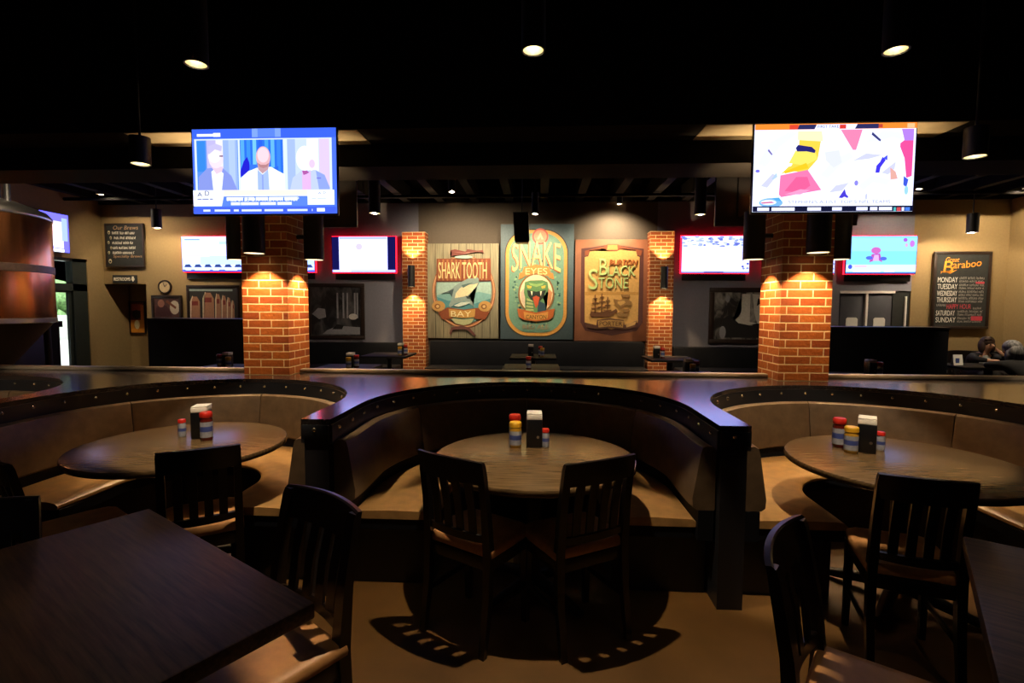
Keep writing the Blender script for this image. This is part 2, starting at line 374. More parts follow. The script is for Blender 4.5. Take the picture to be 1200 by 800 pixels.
mb = MB(); counter_slab(mb, 0.992, YE, ZK - 0.03, ZK, M['counter']); mb.build('countertop', ct)
mb = MB(); counter_slab(mb, 1.006, YE + 0.006, 0.0, ZK - 0.031, M['black']); mb.build('counter_body', ct)
for a, b in ((-5.502, -2.535), (-2.135, 1.957), (2.353, 5.328)):
    mb = MB(); mb.box(a, b, 4.45, 4.53, ZK, ZK + 0.034, M['rail'], 0.008); mb.build('rail', ct)
for k in range(6):
    xd = -0.087 - 2.14 * 2.5 + 2.14 * k
    mb = MB(); mb.box(xd - 0.07, xd + 0.07, YE - 0.006, YE + 0.006, ZK - 0.10, ZK - 0.03, M['gloss'], 0.002); e = mb.build('end_cap', ct)
    mb = MB(); mb.ball((xd - 0.005, YE - 0.007, ZK - 0.055), (0.011, 0.006, 0.011), M['brass'], 10); mb.build('rivet', e)
def upt(c, s, r=1.0):
    """point and inward normal at path length s (r=1 metres) from the left front end"""
    L = CY - YE
    if s < L: return Vector((c - r, YE + s)), Vector((1, 0))
    s -= L
    if s <= PI:
        a = PI - s; d = Vector((math.cos(a), math.sin(a))); return Vector((c, CY)) + d * r, -d
    return Vector((c + r, CY - (s - PI))), Vector((-1, 0))
SL = 2 * (CY - YE) + PI
def usweep(mb, prof, s0, s1, mat, n=None, puff=0.0):
    n = n or max(6, int((s1 - s0) / 0.06)); secs = []
    for i in range(n + 1):
        s = s0 + (s1 - s0) * i / n; p, q = upt(0, s)
        e = 1 - (abs(2 * i / n - 1)) ** 8
        secs.append([(p.x + q.x * (o - puff * (1 - e)), p.y + q.y * (o - puff * (1 - e)), z) for o, z in prof])
    mb.loft(secs, mat)
def make_booth(label, tops):
    t = thing('round_booth', label, 'booth', (0, 0, 0), 0, 'semicircular leather booths in the counter')
    mb = MB(); usweep(mb, [(-0.004, ZK - 0.13), (-0.004, ZK - 0.031), (0.014, ZK - 0.031), (0.014, ZK - 0.13)], 0.01, SL - 0.01, M['gloss'], 60)
    a = mb.build('apron', t)
    N = 21
    for i in range(N):
        p, q = upt(0, 0.10 + (SL - 0.20) * i / (N - 1)); mb = MB()
        mb.ball((p.x + q.x * 0.015, p.y + q.y * 0.015, ZK - 0.062), (0.011, 0.011, 0.011), M['brass'], 10); mb.build('rivet', a)
    L = CY - YE
    seams = [0.05, L + PI - math.radians(145), L + PI / 2, L + PI - math.radians(35), SL - 0.05]
    prof = [(0.014, 0.50), (0.014, 0.81), (0.03, 0.832), (0.06, 0.836), (0.082, 0.824), (0.092, 0.79), (0.112, 0.66), (0.128, 0.56), (0.124, 0.515), (0.105, 0.50)]
    for s0, s1 in zip(seams, seams[1:]):
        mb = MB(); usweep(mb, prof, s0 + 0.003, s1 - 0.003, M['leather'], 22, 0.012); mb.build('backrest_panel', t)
    mb = MB(); usweep(mb, [(0.008, 0.34), (0.008, 0.498), (0.085, 0.498), (0.085, 0.34)], 0.05, SL - 0.05, M['wains'], 60); mb.build('backrest_shade_strip', t)  # black strip standing in for the shadow between backrest and seat
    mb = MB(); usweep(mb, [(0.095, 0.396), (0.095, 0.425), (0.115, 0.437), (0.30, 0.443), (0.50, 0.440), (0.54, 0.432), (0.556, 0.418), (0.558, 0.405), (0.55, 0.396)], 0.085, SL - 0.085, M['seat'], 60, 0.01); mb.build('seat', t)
    mb = MB(); usweep(mb, [(0.008, 0.0), (0.008, 0.333), (0.51, 0.333), (0.51, 0.0)], 0.165, SL - 0.165, M['black'], 60); mb.build('booth_base', t)
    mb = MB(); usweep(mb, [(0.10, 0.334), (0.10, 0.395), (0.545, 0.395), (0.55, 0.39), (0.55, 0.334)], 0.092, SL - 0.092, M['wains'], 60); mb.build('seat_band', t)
    return t
b0 = make_booth('middle round booth with dark unlit backrest, behind the table facing the hanging posters', 0)
b0.location = (CX[2], 0, 0)
GB = 'semicircular leather booths in the counter'
dup(b0, (CX[1], 0, 0), 0, 'round leather booth in front of the left brick column', GB)
dup(b0, (CX[3], 0, 0), 0, 'round leather booth in front of the right brick column', GB)
dup(b0, (CX[0], 0, 0), 0, 'round booth at the far left edge, only its rim and a strip of backrest showing', GB)
dup(b0, (CX[4], 0, 0), 0, 'round booth at the far right edge, only a bit of its rim showing', GB)
#==COLUMNS==
def column(x, label):
    t = MB(); t.box(x - 0.2, x + 0.2, 4.268, 4.658, ZK + 0.001, 2.704, M['brick'])
    o = t.build('brick_column', boxuv=(-x + 0.05 + 5 * 0.203, -4.268, -ZK)); tag(o, label, 'column', 'brick columns standing on the counter'); return o
column(-2.337, 'tall red brick column rising from the counter below the news-panel television')
column(2.155, 'tall red brick column rising from the counter below the football television')
def pilaster(x0, x1, label):
    t = MB(); t.box(x0, x1, 9.74, 9.999, 0, 2.985, M['brick']); o = t.build('brick_pilaster', boxuv=(-x0, -9.74, 0)); tag(o, label, 'pilaster', 'brick pilasters on the back wall')
pilaster(-2.62, -2.175, 'narrow brick pilaster on the back wall beside the shark poster')
pilaster(2.053, 2.50, 'narrow brick pilaster on the back wall beside the sailing ship poster')
#==LAMPS==
def can(name, label, x, y, z, length, r, power, target, size, group, ztop=ZC, col=(1, 0.78, 0.52), bulb=110, blend=0.25, rad=0.012):
    t = thing(name, label, 'lamp', (x, y, z), 0, group)
    mb = MB(); mb.lathe([(r - 0.006, 0), (r, 0), (r, length), (r - 0.006, length), (r - 0.006, 0)], M['canblack'], seg=28, cap=False); mb.lathe([(r - 0.004, length - 0.012), (r - 0.004, length)], M['canblack'], seg=28); mb.build('housing', t)
    d = min(0.12, length * 0.5)
    mb = MB(); mb.lathe([(r - 0.008, 0.004), (r - 0.012, 0.03), (r * 0.75, d)], M['reflector'], seg=28, cap=False); mb.lathe([(r * 0.75, d), (r * 0.70, d + 0.01)], M['reflector'], seg=28); mb.build('reflector', t)
    if bulb:
        mb = MB(); mb.ball((0, 0, d - 0.02), (r * 0.35, r * 0.35, 0.025), em('#fff0d2', bulb), 12); mb.build('bulb', t)
    if z + length < ztop - 0.01:
        mb = MB(); mb.tube([(0, 0, length - 0.005), (0, 0, ztop - z)], 0.009, M['canblack'], 8); mb.build('stem', t)
    if power: spot((x, y, z + 0.005), target, power, size, blend, col, rad)
    return t
G1 = 'black can lamps hanging over the booths'
can('can_lamp', 'black can lamp hanging high at top left, above the news television', -1.521, 2.258, 2.60, 0.55, 0.050, 170, (-1.80, 3.30, .4), 51, G1, blend=.25)
can('can_lamp', 'black can lamp hanging at top centre, above the snake poster', -0.032, 2.203, 2.60, 0.55, 0.050, 150, (-0.032, 2.16, 0), 58, G1, blend=.16)
can('can_lamp', 'black can lamp hanging high at top right, above the football television', 1.465, 2.268, 2.60, 0.55, 0.050, 170, (1.72, 3.30, .4), 51, G1, blend=.25)
G2 = 'can lamps added to fill in light'
for xx in (-4.45, 4.40): can('can_lamp', 'added fill can lamp, unseen, above the outermost round booths', xx, 2.26, 2.6, 0.55, 0.05, 150, (xx, 3.5, .5), 52, G2, blend=.3)  # fill lamps added to light the outer booths
for xx in (-1.75, 1.75): can('can_lamp', 'added fill can lamp, unseen, above the large square tables', xx, .65, 3.08, 0.55, 0.073, 9, (xx * .8, .95, .4), 60, G2, blend=.6)  # weak fill lamps added overhead to brighten the square tables
can('can_lamp', 'small can lamp left of the news television, under the beam', -3.02, 3.80, 2.61, 0.2, 0.07, 12, (-3.1, 4.4, 0.9), 60, 'can lamps beside the column televisions')
can('can_lamp', 'small can lamp right of the football television, under the beam', 3.02, 3.80, 2.60, 0.2, 0.07, 12, (3.1, 4.4, 0.9), 60, 'can lamps beside the column televisions')
can('can_lamp', 'small can lamp seen under the beam in the middle of the room', -0.03, 5.1, 2.87, 0.4, 0.07, 60, (0, 7.4, 0), 70, 'can lamps over the back room')
can('can_lamp', 'small can lamp near the wall, just right of the news television', -2.0, 6.2, 2.68, 0.6, 0.07, 130, (-2.9, 8.4, 0.8), 100, 'can lamps over the back room', 3.9, blend=1.0)
can('can_lamp', 'small can lamp near the wall, just left of the football television', 1.97, 6.5, 2.70, 0.6, 0.07, 130, (2.9, 8.4, 0.8), 100, 'can lamps over the back room', 3.9, blend=1.0)
can('can_lamp', 'can spotlight aimed at the snake poster from just above it', -0.078, 8.6, 3.10, 0.35, 0.06, 200, (-0.05, 9.9, 2.4), 120, 'can lamps over the back room', 3.9, blend=1.0)
can('can_lamp', 'small can spotlight high on the back wall above the ship poster', 1.43, 9.42, 3.42, 0.3, 0.055, 230, (1.36, 9.9, 2.6), 128, 'can lamps over the back room', 3.95, blend=1.0)
can('can_lamp', 'added can spotlight, hidden above, that washes the shark poster', -1.45, 8.5, 3.45, 0.3, 0.06, 260, (-1.45, 9.92, 2.4), 120, 'can lamps over the back room', 3.95, blend=1.0)  # added lamp: the poster's real light source is unknown
can('can_lamp', 'added can lamp washing the left end of the back wall', -7.9, 8.95, 3.55, 0.3, 0.06, 95, (-7.8, 9.9, 2.3), 140, G2, blend=1.0)  # wash lamp added to brighten this stretch of wall
can('can_lamp', 'added can lamp washing the right end of the back wall', 6.3, 9.0, 3.55, 0.3, 0.06, 70, (6.5, 9.9, 2.5), 140, G2, blend=1.0)  # added as well, to lift the wall at the right end
can('can_lamp', 'added can lamp washing the right corner of the room', 8.0, 9.0, 3.55, 0.3, 0.06, 130, (8.2, 9.9, 2.3), 140, G2, blend=1.0)  # added for the glow in the right corner
G3 = 'black cylinder pendants by the side walls'
can('pendant_lamp', 'black cylinder pendant beside the beer list chalkboard at left', -7.09, 9.25, 3.0, 0.34, 0.085, 60, (-7.4, 9.9, 2.2), 120, G3, 4.0, bulb=14)
can('pendant_lamp', 'black cylinder pendant above the specials chalkboard at right', 7.34, 9.2, 2.86, 0.32, 0.085, 90, (7.6, 9.9, 2.0), 120, G3, 4.0, bulb=14)
can('can_lamp', 'added fill can lamp, unseen, lighting the copper tank', -5.2, 4.95, 3.3, 0.4, 0.073, 260, (-6.4, 5.4, 1.8), 90, G2, blend=.6)  # added so the copper picks up vertical highlights
can('can_lamp', 'added fill can lamp, unseen, lighting the people at right', 6.4, 6.9, 3.2, 0.35, 0.073, 200, (6.7, 7.9, .8), 60, G2, blend=.6)  # added to lighten the two seated figures
# square recessed light in the soffit
t = thing('recessed_downlight', 'small square recessed ceiling light at upper right', 'lamp', (3.95, 4.09, 2.884))
mb = MB(); mb.box(-0.055, 0.055, -0.05, 0.05, -0.008, 0, M['canblack'], 0.003); mb.build('housing', t)
mb = MB(); mb.box(-0.042, 0.042, -0.038, 0.038, -0.011, -0.0075, em('#e8d8b0', 0.8)); mb.build('diffuser', t)
def sconce(name, label, x, y, z, h, r, wallpt, group, pd, pu, size=92, out=(0, 0)):
    """up-and-down cylinder light held off a brick face"""
    t = thing(name, label, 'lamp', (x, y, z), 0, group)
    mb = MB(); mb.lathe([(r - 0.006, 0), (r, 0), (r, h), (r - 0.006, h), (r * 0.9, h - 0.03), (r * 0.6, h - 0.04)], M['canblack'], seg=24, cap=False); mb.lathe([(r - 0.006, 0.0), (r * 0.6, 0.09)], M['canblack'], seg=24, cap=False); mb.build('housing', t)
    mb = MB(); mb.lathe([(r - 0.008, 0.003), (r * 0.62, 0.07), (0.001, 0.08)], M['reflector'], seg=24, cap=False); mb.build('reflector', t)
    mb = MB(); mb.lathe([(r - 0.008, 0.002), (r - 0.008, 0.005)], em('#ffe2b0', 2.2), seg=24); mb.build('lens', t)
    dx, dy = wallpt[0] - x, wallpt[1] - y
    mb = MB(); mb.tube([(0.7 * r * dx / math.hypot(dx, dy), 0.7 * r * dy / math.hypot(dx, dy), h / 2), (dx, dy, h / 2)], 0.02, M['canblack'], 10); mb.build('bracket', t)
    c = (1, 0.66, 0.33)
    if pd: spot((x, y, z - 0.003), (x + dx * .05, y + dy * .05, z - 1), pd, size + 8, 0.35, c, 0.02)
    if pu: spot((x, y, z + h - 0.005), (x + dx * .05, y + dy * .05, z + h + 1), pu, size if size < 90 else 116, 0.35, c, 0.02)
G4 = 'cylinder sconces on the brick columns'
for cx_, nm in ((-2.337, 'left'), (2.155, 'right')):
    tv = 'news-panel' if nm == 'left' else 'football'
    sconce('cylinder_sconce', 'black cylinder sconce on the front of the brick column below the %s television' % tv, cx_, 4.12, 1.975, 0.40, 0.085, (cx_, 4.268), G4, 62, 30)
    sconce('cylinder_sconce', 'black cylinder sconce on the left face of the brick column below the %s television' % tv, cx_ - 0.35, 4.463, 1.955, 0.40, 0.085, (cx_ - 0.2, 4.463), G4, 75, 50)
    sconce('cylinder_sconce', 'black cylinder sconce on the right face of the brick column below the %s television' % tv, cx_ + 0.35, 4.463, 1.955, 0.40, 0.085, (cx_ + 0.2, 4.463), G4, 75, 50)
G5 = 'up-and-down sconces on the brick pilasters'
sconce('wall_sconce', 'black up-and-down sconce on the pilaster beside the shark poster', -2.41, 9.60, 1.94, 0.40, 0.065, (-2.41, 9.74), G5, 90, 90, 84)
sconce('wall_sconce', 'black up-and-down sconce on the pilaster beside the ship poster', 2.295, 9.60, 1.92, 0.40, 0.065, (2.295, 9.74), G5, 90, 90, 84)
#==TELEVISIONS==
def R_(x0, y0, x1, y1): return [(x0, y0), (x1, y0), (x1, y1), (x0, y1)]
def make_tv(name, label, w_, h_, loc, rz, tilt, group, draw, wall_y, led=False, mount='arm', bez=0.008, bottom=0.012, gain=1.35, tint=(.86, .92, 1.22)):
    t = thing(name, label, 'television', loc, rz, group); t.rotation_euler = (tilt, 0, rz)
    mb = MB(); mb.box(-w_ / 2, w_ / 2, 0.0, 0.03, 0, h_, M['plastic'], 0.004); mb.box(-w_ * .35, w_ * .35, 0.03, 0.06, h_ * .1, h_ * .7, M['plastic'], 0.01); mb.build('casing', t)
    if draw:
        W, Hh = w_ - 2 * bez, h_ - bez - bottom; mb = MB(); st = [0]
        def S(col, poly, s=1.0):
            st[0] += 1; y = -0.00015 * st[0]
            mb.flat([(-W / 2 + u * W, bottom + v * Hh) for u, v in poly], y, y + 0.00012, em(col, s * gain, tint))
        def T(col, txt, u0, v0, u1, v1, s=1.0, shear=0.0):
            st[0] += 1; y = -0.00015 * st[0]
            mb.text(txt, -W / 2 + u0 * W, -W / 2 + u1 * W, bottom + v0 * Hh, bottom + v1 * Hh, y, em(col, s * gain, tint), 0.0001, shear=shear)
        draw(S, T); mb.build('screen', t, smooth=False)
    if mount:
        mb = MB(); mb.tube([(0, 0.05, h_ * .4), (0, wall_y, h_ * .4)], 0.03, M['plastic'], 10); mb.box(-.12, .12, wall_y - 0.012, wall_y, h_ * .25, h_ * .55, M['plastic']); mb.build('wall_mount', t)
    if led:
        mb = MB(); e = em('#ff1428', 8.0); a, b = 0.048, 0.056
        o1, o2 = w_ / 2 - .006, w_ / 2 + .012
        mb.box(-o2, o2, a, b, h_ - .006, h_ + .010, e); mb.box(-o2, o2, a, b, -.004, .006, e); mb.box(-o2, -o1, a, b, .006, h_ - .006, e); mb.box(o1, o2, a, b, .006, h_ - .006, e); mb.build('led_strip', t)
        mb = MB(); mb.box(-w_ * .47, w_ * .47, .07, .10, -.13, h_ * .4, M['plastic'], .004); mb.build('wall_panel', t)
    return t
def bars(S, col, v0, v1, segs, s=1.0):
    for a, b in segs: S(col, R_(a, v0, b, v1), s)
def draw_news(S, T):
    S('#4f74e0', R_(0, 0, 1, 1)); S('#3d63d2', R_(0, .89, 1, 1)); S('#7fa0f5', R_(.42, .90, .62, 1)); S('#5c82ea', R_(.46, .9, .58, 1)); bars(S, '#ffffff', .915, .945, [(.035, .16), (.16, .20)]); S('#ffffff', R_(.15, .91, .20, .955))
    S('#dfe8ff', R_(.015, .27, .97, .885)); 
    S('#5b8fe0', R_(.03, .28, .32, .87)); S('#3a86c8', R_(.03, .5, .09, .86)); S('#c2b6ea', R_(.10, .52, .17, .87)); S('#efe6ff', R_(.165, .5, .215, .87)); S('#9db4f2', R_(.215, .28, .315, .87)); S('#b3c6f8', R_(.255, .28, .30, .87))
    S('#8a96c8', [(.035, .28), (.04, .44), (.10, .54), (.20, .56), (.27, .45), (.31, .28)]); S('#ffffff', [(.14, .28), (.13, .5), (.165, .55), (.215, .48), (.20, .28)]); S('#e8c8c4', [(.13, .56), (.215, .56), (.205, .50), (.165, .47)])
    S('#f3dcd6', ell(.165, .655, .052, .115)); S('#fff0ea', ell(.155, .685, .045, .08)); S('#7a5560', R_(.19, .675, .215, .69)); S('#c9bdea', [(.115, .70), (.115, .80), (.165, .83), (.21, .80), (.205, .74), (.16, .76)])
    S('#2d6fd6', R_(.335, .28, .635, .87)); 
    for k in range(7): S(('#58a8ec', '#3f8fe6', '#79c4f2', '#2b62d0', '#4aa0e8', '#66b4ee', '#3c84da')[k], R_(.34 + .042 * k, .45, .366 + .042 * k, .87))
    S('#2422b8', [(.335, .5), (.36, .62), (.385, .67), (.40, .60), (.40, .52), (.37, .46), (.335, .44)]); S('#3a74dc', R_(.4, .52, .45, .58)); S('#2f68c8', [(.55, .53), (.60, .56), (.60, .50), (.55, .49)])
    S('#ffffff', [(.335, .28), (.335, .42), (.39, .50), (.45, .54), (.55, .55), (.60, .50), (.645, .46), (.645, .28)]); S('#a8bcf0', [(.455, .28), (.455, .52), (.49, .46), (.53, .52), (.535, .28)]); S('#8fa0d4', R_(.485, .28, .495, .46))
    S('#c79a90', [(.455, .60), (.46, .52), (.49, .47), (.53, .52), (.54, .60)]); S('#e9b0a2', ell(.497, .665, .05, .125)); S('#ffd2c4', ell(.497, .69, .04, .09)); S('#b98076', [(.455, .60), (.47, .55), (.497, .535), (.525, .55), (.54, .60), (.515, .575), (.48, .575)])
    S('#cdd9fb', R_(.665, .28, .955, .87)); S('#a9bcf2', R_(.665, .28, .72, .87)); S('#ffffff', R_(.80, .4, .88, .87)); S('#e3c8ea', R_(.885, .3, .955, .87))
    S('#c4cdf2', [(.68, .28), (.70, .42), (.76, .50), (.86, .51), (.92, .45), (.955, .30), (.955, .28)]); S('#93a4dd', [(.86, .5), (.92, .45), (.955, .30), (.955, .28), (.88, .28)]); S('#e8b6d4', [(.765, .28), (.765, .5), (.80, .46), (.825, .5), (.825, .28)]); S('#b45a92', [(.765, .5), (.79, .515), (.815, .48), (.795, .46), (.775, .45)]); S('#7a78c0', R_(.865, .405, .895, .42))
    S('#ffffff', ell(.785, .645, .06, .145)); S('#fff0f4', ell(.83, .63, .035, .13)); S('#e9c9d4', ell(.835, .58, .02, .05))
    S('#ffffff', R_(.0, .09, .215, .28)); S('#ffe9c4', R_(.215, .215, .80, .28)); S('#ffffff', R_(.80, .10, .985, .275)); S('#fffdf0', R_(.21, .195, .82, .215))
    S('#5f86e8', [(.20, .09), (.215, .205), (.80, .205), (.80, .09)])
    T('#f4f7ff', 'ALL EYES ON THE MATCHUP', .24, .145, .74, .195); T('#f4f7ff', 'TONIGHT IN THE STUDIO AFTER HALFTIME', .27, .10, .70, .135) if False else None
    bars(S, '#ffffff', .155, .195, [(.235, .35), (.365, .38), (.39, .43), (.44, .525), (.535, .63), (.64, .73)]); bars(S, '#f4f7ff', .10, .135, [(.265, .33), (.335, .46), (.47, .58), (.59, .69)])
    T('#05060c', 'A', .03, .205, .065, .255); T('#05060c', 'D', .085, .215, .115, .272); bars(S, '#8a90a8', .165, .18, [(.03, .06), (.065, .11), (.118, .14)])
    T('#6a7088', 'A', .875, .225, .895, .25); T('#6a7088', 'D', .91, .23, .928, .255); bars(S, '#c4ccdf', .17, .18, [(.83, .86), (.87, .93)])
    S('#4662cc', R_(0, 0, 1, .075)); bars(S, '#dfe8ff', .025, .05, [(.07, .12), (.15, .26), (.285, .32), (.34, .48), (.50, .63), (.66, .80), (.83, .835)]); S('#ffffff', R_(.865, .02, .92, .06))
def draw_football(S, T):
    S('#fdfcff', R_(0, 0, 1, 1))
    for pts in ([(.02, .55), (.10, .80), (.22, .92), (.27, .90), (.16, .74), (.08, .52)], [(.42, .42), (.50, .60), (.60, .68), (.62, .62), (.54, .52), (.47, .38)], [(.66, .30), (.74, .42), (.86, .36), (.84, .30), (.75, .33), (.69, .24)], [(.68, .78), (.80, .92), (.90, .90), (.93, .80), (.86, .84), (.78, .80)]): S('#ece9f6', pts)
    for pts in ([(.05, .30), (.12, .44), (.15, .42), (.09, .28)], [(.62, .58), (.70, .66), (.80, .64), (.72, .60)], [(.48, .22), (.52, .30), (.60, .33), (.56, .24)], [(.80, .44), (.88, .56), (.90, .52), (.84, .42)]): S('#d2cfe8', pts)
    S('#ffd23f', [(.28, .84), (.42, .86), (.40, .60), (.33, .45), (.22, .47), (.17, .43), (.22, .52), (.33, .56), (.28, .68)]) ; S('#fff0a8', [(.27, .92), (.42, .92), (.43, .80), (.27, .82)]); S('#ffe35a', [(.26, .70), (.38, .70), (.40, .60), (.32, .53), (.22, .56)])
    S('#262463', [(.26, .73), (.275, .765), (.36, .74), (.385, .70), (.38, .67), (.33, .69), (.27, .69)]); S('#f7c51f', [(.19, .46), (.33, .56), (.345, .50), (.20, .44)])
    S('#f2799a', [(.165, .20), (.17, .42), (.34, .48), (.36, .36), (.43, .25), (.30, .21), (.18, .17)]); S('#ee5f86', [(.20, .24), (.27, .40), (.34, .40), (.36, .30), (.30, .22)]); S('#f59ab0', [(.2, .2), (.3, .26), (.36, .25), (.3, .2)])
    S('#f2849c', [(.535, .93), (.67, .93), (.64, .85), (.635, .70), (.615, .70), (.59, .82)])
    S('#ee4f88', [(.905, .50), (.905, .77), (.94, .82), (.985, .86), (.985, .40), (.955, .38)]); S('#b77fd6', [(.91, .93), (.985, .93), (.985, .80), (.93, .80)]); S('#fdfcff', [(.87, .40), (.90, .75), (.935, .60), (.95, .40)])
    S('#e8a88c', [(.85, .50), (.885, .45), (.90, .37), (.855, .36)]); S('#4234c8', [(.76, .44), (.765, .52), (.785, .56), (.80, .62), (.82, .58), (.79, .50), (.785, .44)]); S('#4a52d8', [(.80, .60), (.83, .64), (.83, .58)])
    S('#4b3cb8', [(.54, .16), (.575, .26), (.585, .20), (.60, .17), (.595, .155), (.575, .17), (.56, .155)]); S('#8f86e0', ell(.645, .325, .012, .03)); S('#3f57c0', [(.935, .40), (.965, .36), (.955, .27), (.935, .30)]); S('#9fd4f0', ell(.955, .24, .012, .05)); S('#6a5a8a', [(.09, .72), (.115, .66), (.11, .65), (.085, .70)]); S('#3c3c66', [(.73, .90), (.785, .81), (.78, .79), (.725, .87)]); S('#c8c8dc', ell(.71, .17, .006, .035))
    S('#7f74d0', ell(.025, .47, .014, .018)); S('#b8cce8', [(.115, .38), (.145, .45), (.15, .40), (.125, .37)]); S('#e4e2ee', [(.44, .68), (.53, .70), (.55, .56), (.50, .50), (.45, .58)])
    S('#7fb6e0', ell(.115, .105, .075, .055)); S('#f4f6ff', ell(.10, .11, .05, .03)); S('#d86a7c', [(.05, .11), (.12, .12), (.14, .105), (.06, .095)]); S('#57a8c8', [(.12, .16), (.165, .165), (.185, .12), (.15, .13)]); S('#a6dcd8', [(.02, .05), (.10, .07), (.10, .055), (.04, .035)])
    T('#9a98b4', "STEPHEN'S A-LIST: TOP 5 NFL TEAMS", .225, .095, .86, .13)
    S('#ff8a2a', R_(0, .935, 1, 1)); S('#e2452a', R_(.215, .938, .27, .99)); S('#2c2c52', [(.265, .938), (.38, .938), (.38, .99), (.275, .99)]); S('#f6f4fa', [(.37, .938), (.62, .938), (.635, .99), (.385, .99)]); S('#2c2c52', [(.62, .938), (.765, .938), (.765, .99), (.635, .99)]); S('#c4452e', R_(.765, .945, .79, .985)); S('#ffc07a', R_(.94, .94, .985, .99)); S('#e03a2e', R_(.525, .94, .565, .985)); T('#2c2c52', "FIRST TAKE", .39, .95, .52, .98)
    S('#14162c', R_(0, -.0, 1, .065)); bars(S, '#f4f4ff', .012, .05, [(.03, .105), (.12, .20), (.205, .265), (.20, .262), (.345, .43), (.50, .56), (.65, .72), (.735, .78), (.79, .87)]); S('#d04a48', R_(.90, 0, .925, .045)); S('#4fb0a0', R_(.88, 0, .895, .045)); S('#f0f2ff', R_(.93, .005, .945, .045)); S('#4a7ac8', R_(.95, .005, .98, .045))
GT = 'televisions on the brick columns'
TVL = make_tv('television', 'large television showing a three-person studio panel, on the left brick column', 1.135, 0.655, (-2.093, 3.86, 2.236), 0, 0, GT, draw_news, 0.40)
TVR = make_tv('television', 'large television showing bright football helmets, on the right brick column', 1.135, 0.640, (2.10, 3.86, 2.228), 0, 0, GT, draw_football, 0.40)
GR = 'televisions seen from behind on the columns'
TB = make_tv('television', 'back of a black television facing the back room, behind the left column', 1.26, 0.72, (-2.36, 4.86, 2.30), PI, 0, GR, None, 0.20)
dup(TB, (2.23, 4.86, 2.295), PI, 'back of a black television facing the back room, behind the right column', GR)
def draw_field(S, T):
    S('#f2fff2', R_(0, 0, 1, 1)); S('#ffffff', R_(0, .35, 1, .75)); S('#d9f6e6', R_(.3, .2, 1, .45)); S('#ffe3ee', R_(.03, .42, .45, .5)); S('#cfe4f4', R_(.62, .78, .95, .86)); S('#8aa8a0', R_(.05, .9, .3, .93))
    S('#e6ecff', R_(0, .0, 1, .16)); 
    for k in range(6): S('#3a4a5c', [(.03 + k * .165, .12), (.05 + k * .165, .2), (.12 + k * .165, .21), (.155 + k * .165, .12)])
    S('#5a6ad0', R_(0, 0, 1, .05)); bars(S, '#ffffff', .03, .1, [(.05, .14), (.2, .45), (.5, .6), (.7, .9)])
def draw_pillarbox(S, T):
    S('#141233', R_(0, 0, 1, 1)); S('#fbf9ff', R_(.11, .06, .88, 1)); S('#c4c4ee', R_(.12, .93, .87, .99)); S('#e0cdf0', ell(.43, .72, .05, .09)); S('#eee4fa', ell(.5, .45, .04, .06)); S('#efe6fb', R_(.47, .1, .50, .4)); S('#d5d4f4', R_(0, .0, 1, .065)); S('#ffffff', R_(.02, .01, .3, .05))
def draw_crowd(S, T):
    S('#ffffff', R_(0, 0, 1, 1)); rnd = random.Random(3)
    for k in range(60):
        u, v = rnd.random(), .72 + .27 * rnd.random(); S(rnd.choice(('#9aa4c8', '#6a708c', '#c4cce8', '#b0b8dc', '#7f88a8')), ell(u, v, .02 + .02 * rnd.random(), .015 + .02 * rnd.random(), 7))
    for k in range(16): S(rnd.choice(('#5a5c80', '#8c90b8')), ell(.9 + .09 * rnd.random(), .1 + .6 * rnd.random(), .02, .03, 7))
    S('#9aa0c4', R_(0, .0, 1, .03)); S('#55597c', R_(.33, 0, .62, .035))
def draw_aqua(S, T):
    S('#8fe6e0', R_(0, 0, 1, 1)); S('#a8f0e8', R_(0, .6, 1, .95)); S('#d76a86', ell(.42, .62, .07, .09)); S('#c85a7a', [(.33, .3), (.36, .52), (.48, .54), (.52, .30), (.46, .36), (.40, .34)]); S('#e6b4c8', [(.38, .34), (.4, .5), (.46, .5), (.47, .34)]); S('#5a70b8', ell(.33, .42, .05, .05)); S('#5a70b8', ell(.53, .4, .05, .05))
    S('#d27ab8', ell(.93, .80, .035, .09)); S('#b45cae', ell(.83, .9, .03, .05)); S('#e6a8d4', ell(.85, .76, .02, .05)); S('#e2f4ff', R_(0, .05, 1, .24)); S('#4a5cb8', ell(.06, .18, .03, .06)); S('#f6c8d6', R_(.12, .17, .3, .22)); S('#4a5a80', R_(.0, .0, 1, .03)); bars(S, '#ffffff', .04, .09, [(.1, .5), (.55, .7)])
def draw_blue(S, T):
    S('#6a62e6', R_(0, 0, 1, 1)); S('#c8c0ff', R_(0, .1, .8, .8)); S('#ffd4c4', ell(.4, .55, .25, .2)); S('#f4f0ff', R_(.1, .15, .7, .4)); S('#8fa0e0', R_(.75, .3, .95, .9)); S('#ffffff', R_(.05, .0, .8, .08))
GW = 'televisions on the back wall with red glow'
WT = [(-6.45, 'wall television with a pale field picture, above the framed cask photograph', draw_field), (-5.02, 'wall television mostly hidden behind the left brick column', draw_field),
      (-3.415, 'wall television with pillarboxed white picture, between left column and left pilaster', draw_pillarbox), (3.30, 'wall television with a washed-out crowd picture, right of the right pilaster', draw_crowd),
      (4.85, 'wall television mostly hidden behind the right brick column', draw_crowd), (6.30, 'wall television with an aqua sports picture, above the grey kitchen doors', draw_aqua)]
for k, (x_, lb, dr) in enumerate(WT):
    z_ = 2.235 - 0.006 * k
    make_tv('wall_television', lb, 1.26, 0.70, (x_, 9.88, z_), 0, math.radians(1), GW, dr, 0.118, True, gain=1.9, tint=(.62, .68, 1.55))
make_tv('wall_television', 'small television on the left side wall, showing behind the copper tank', 0.56, 0.70, (-8.64, 8.80, 2.51), PI / 2, 0, GW, draw_blue, 0.16, False, gain=2.4)

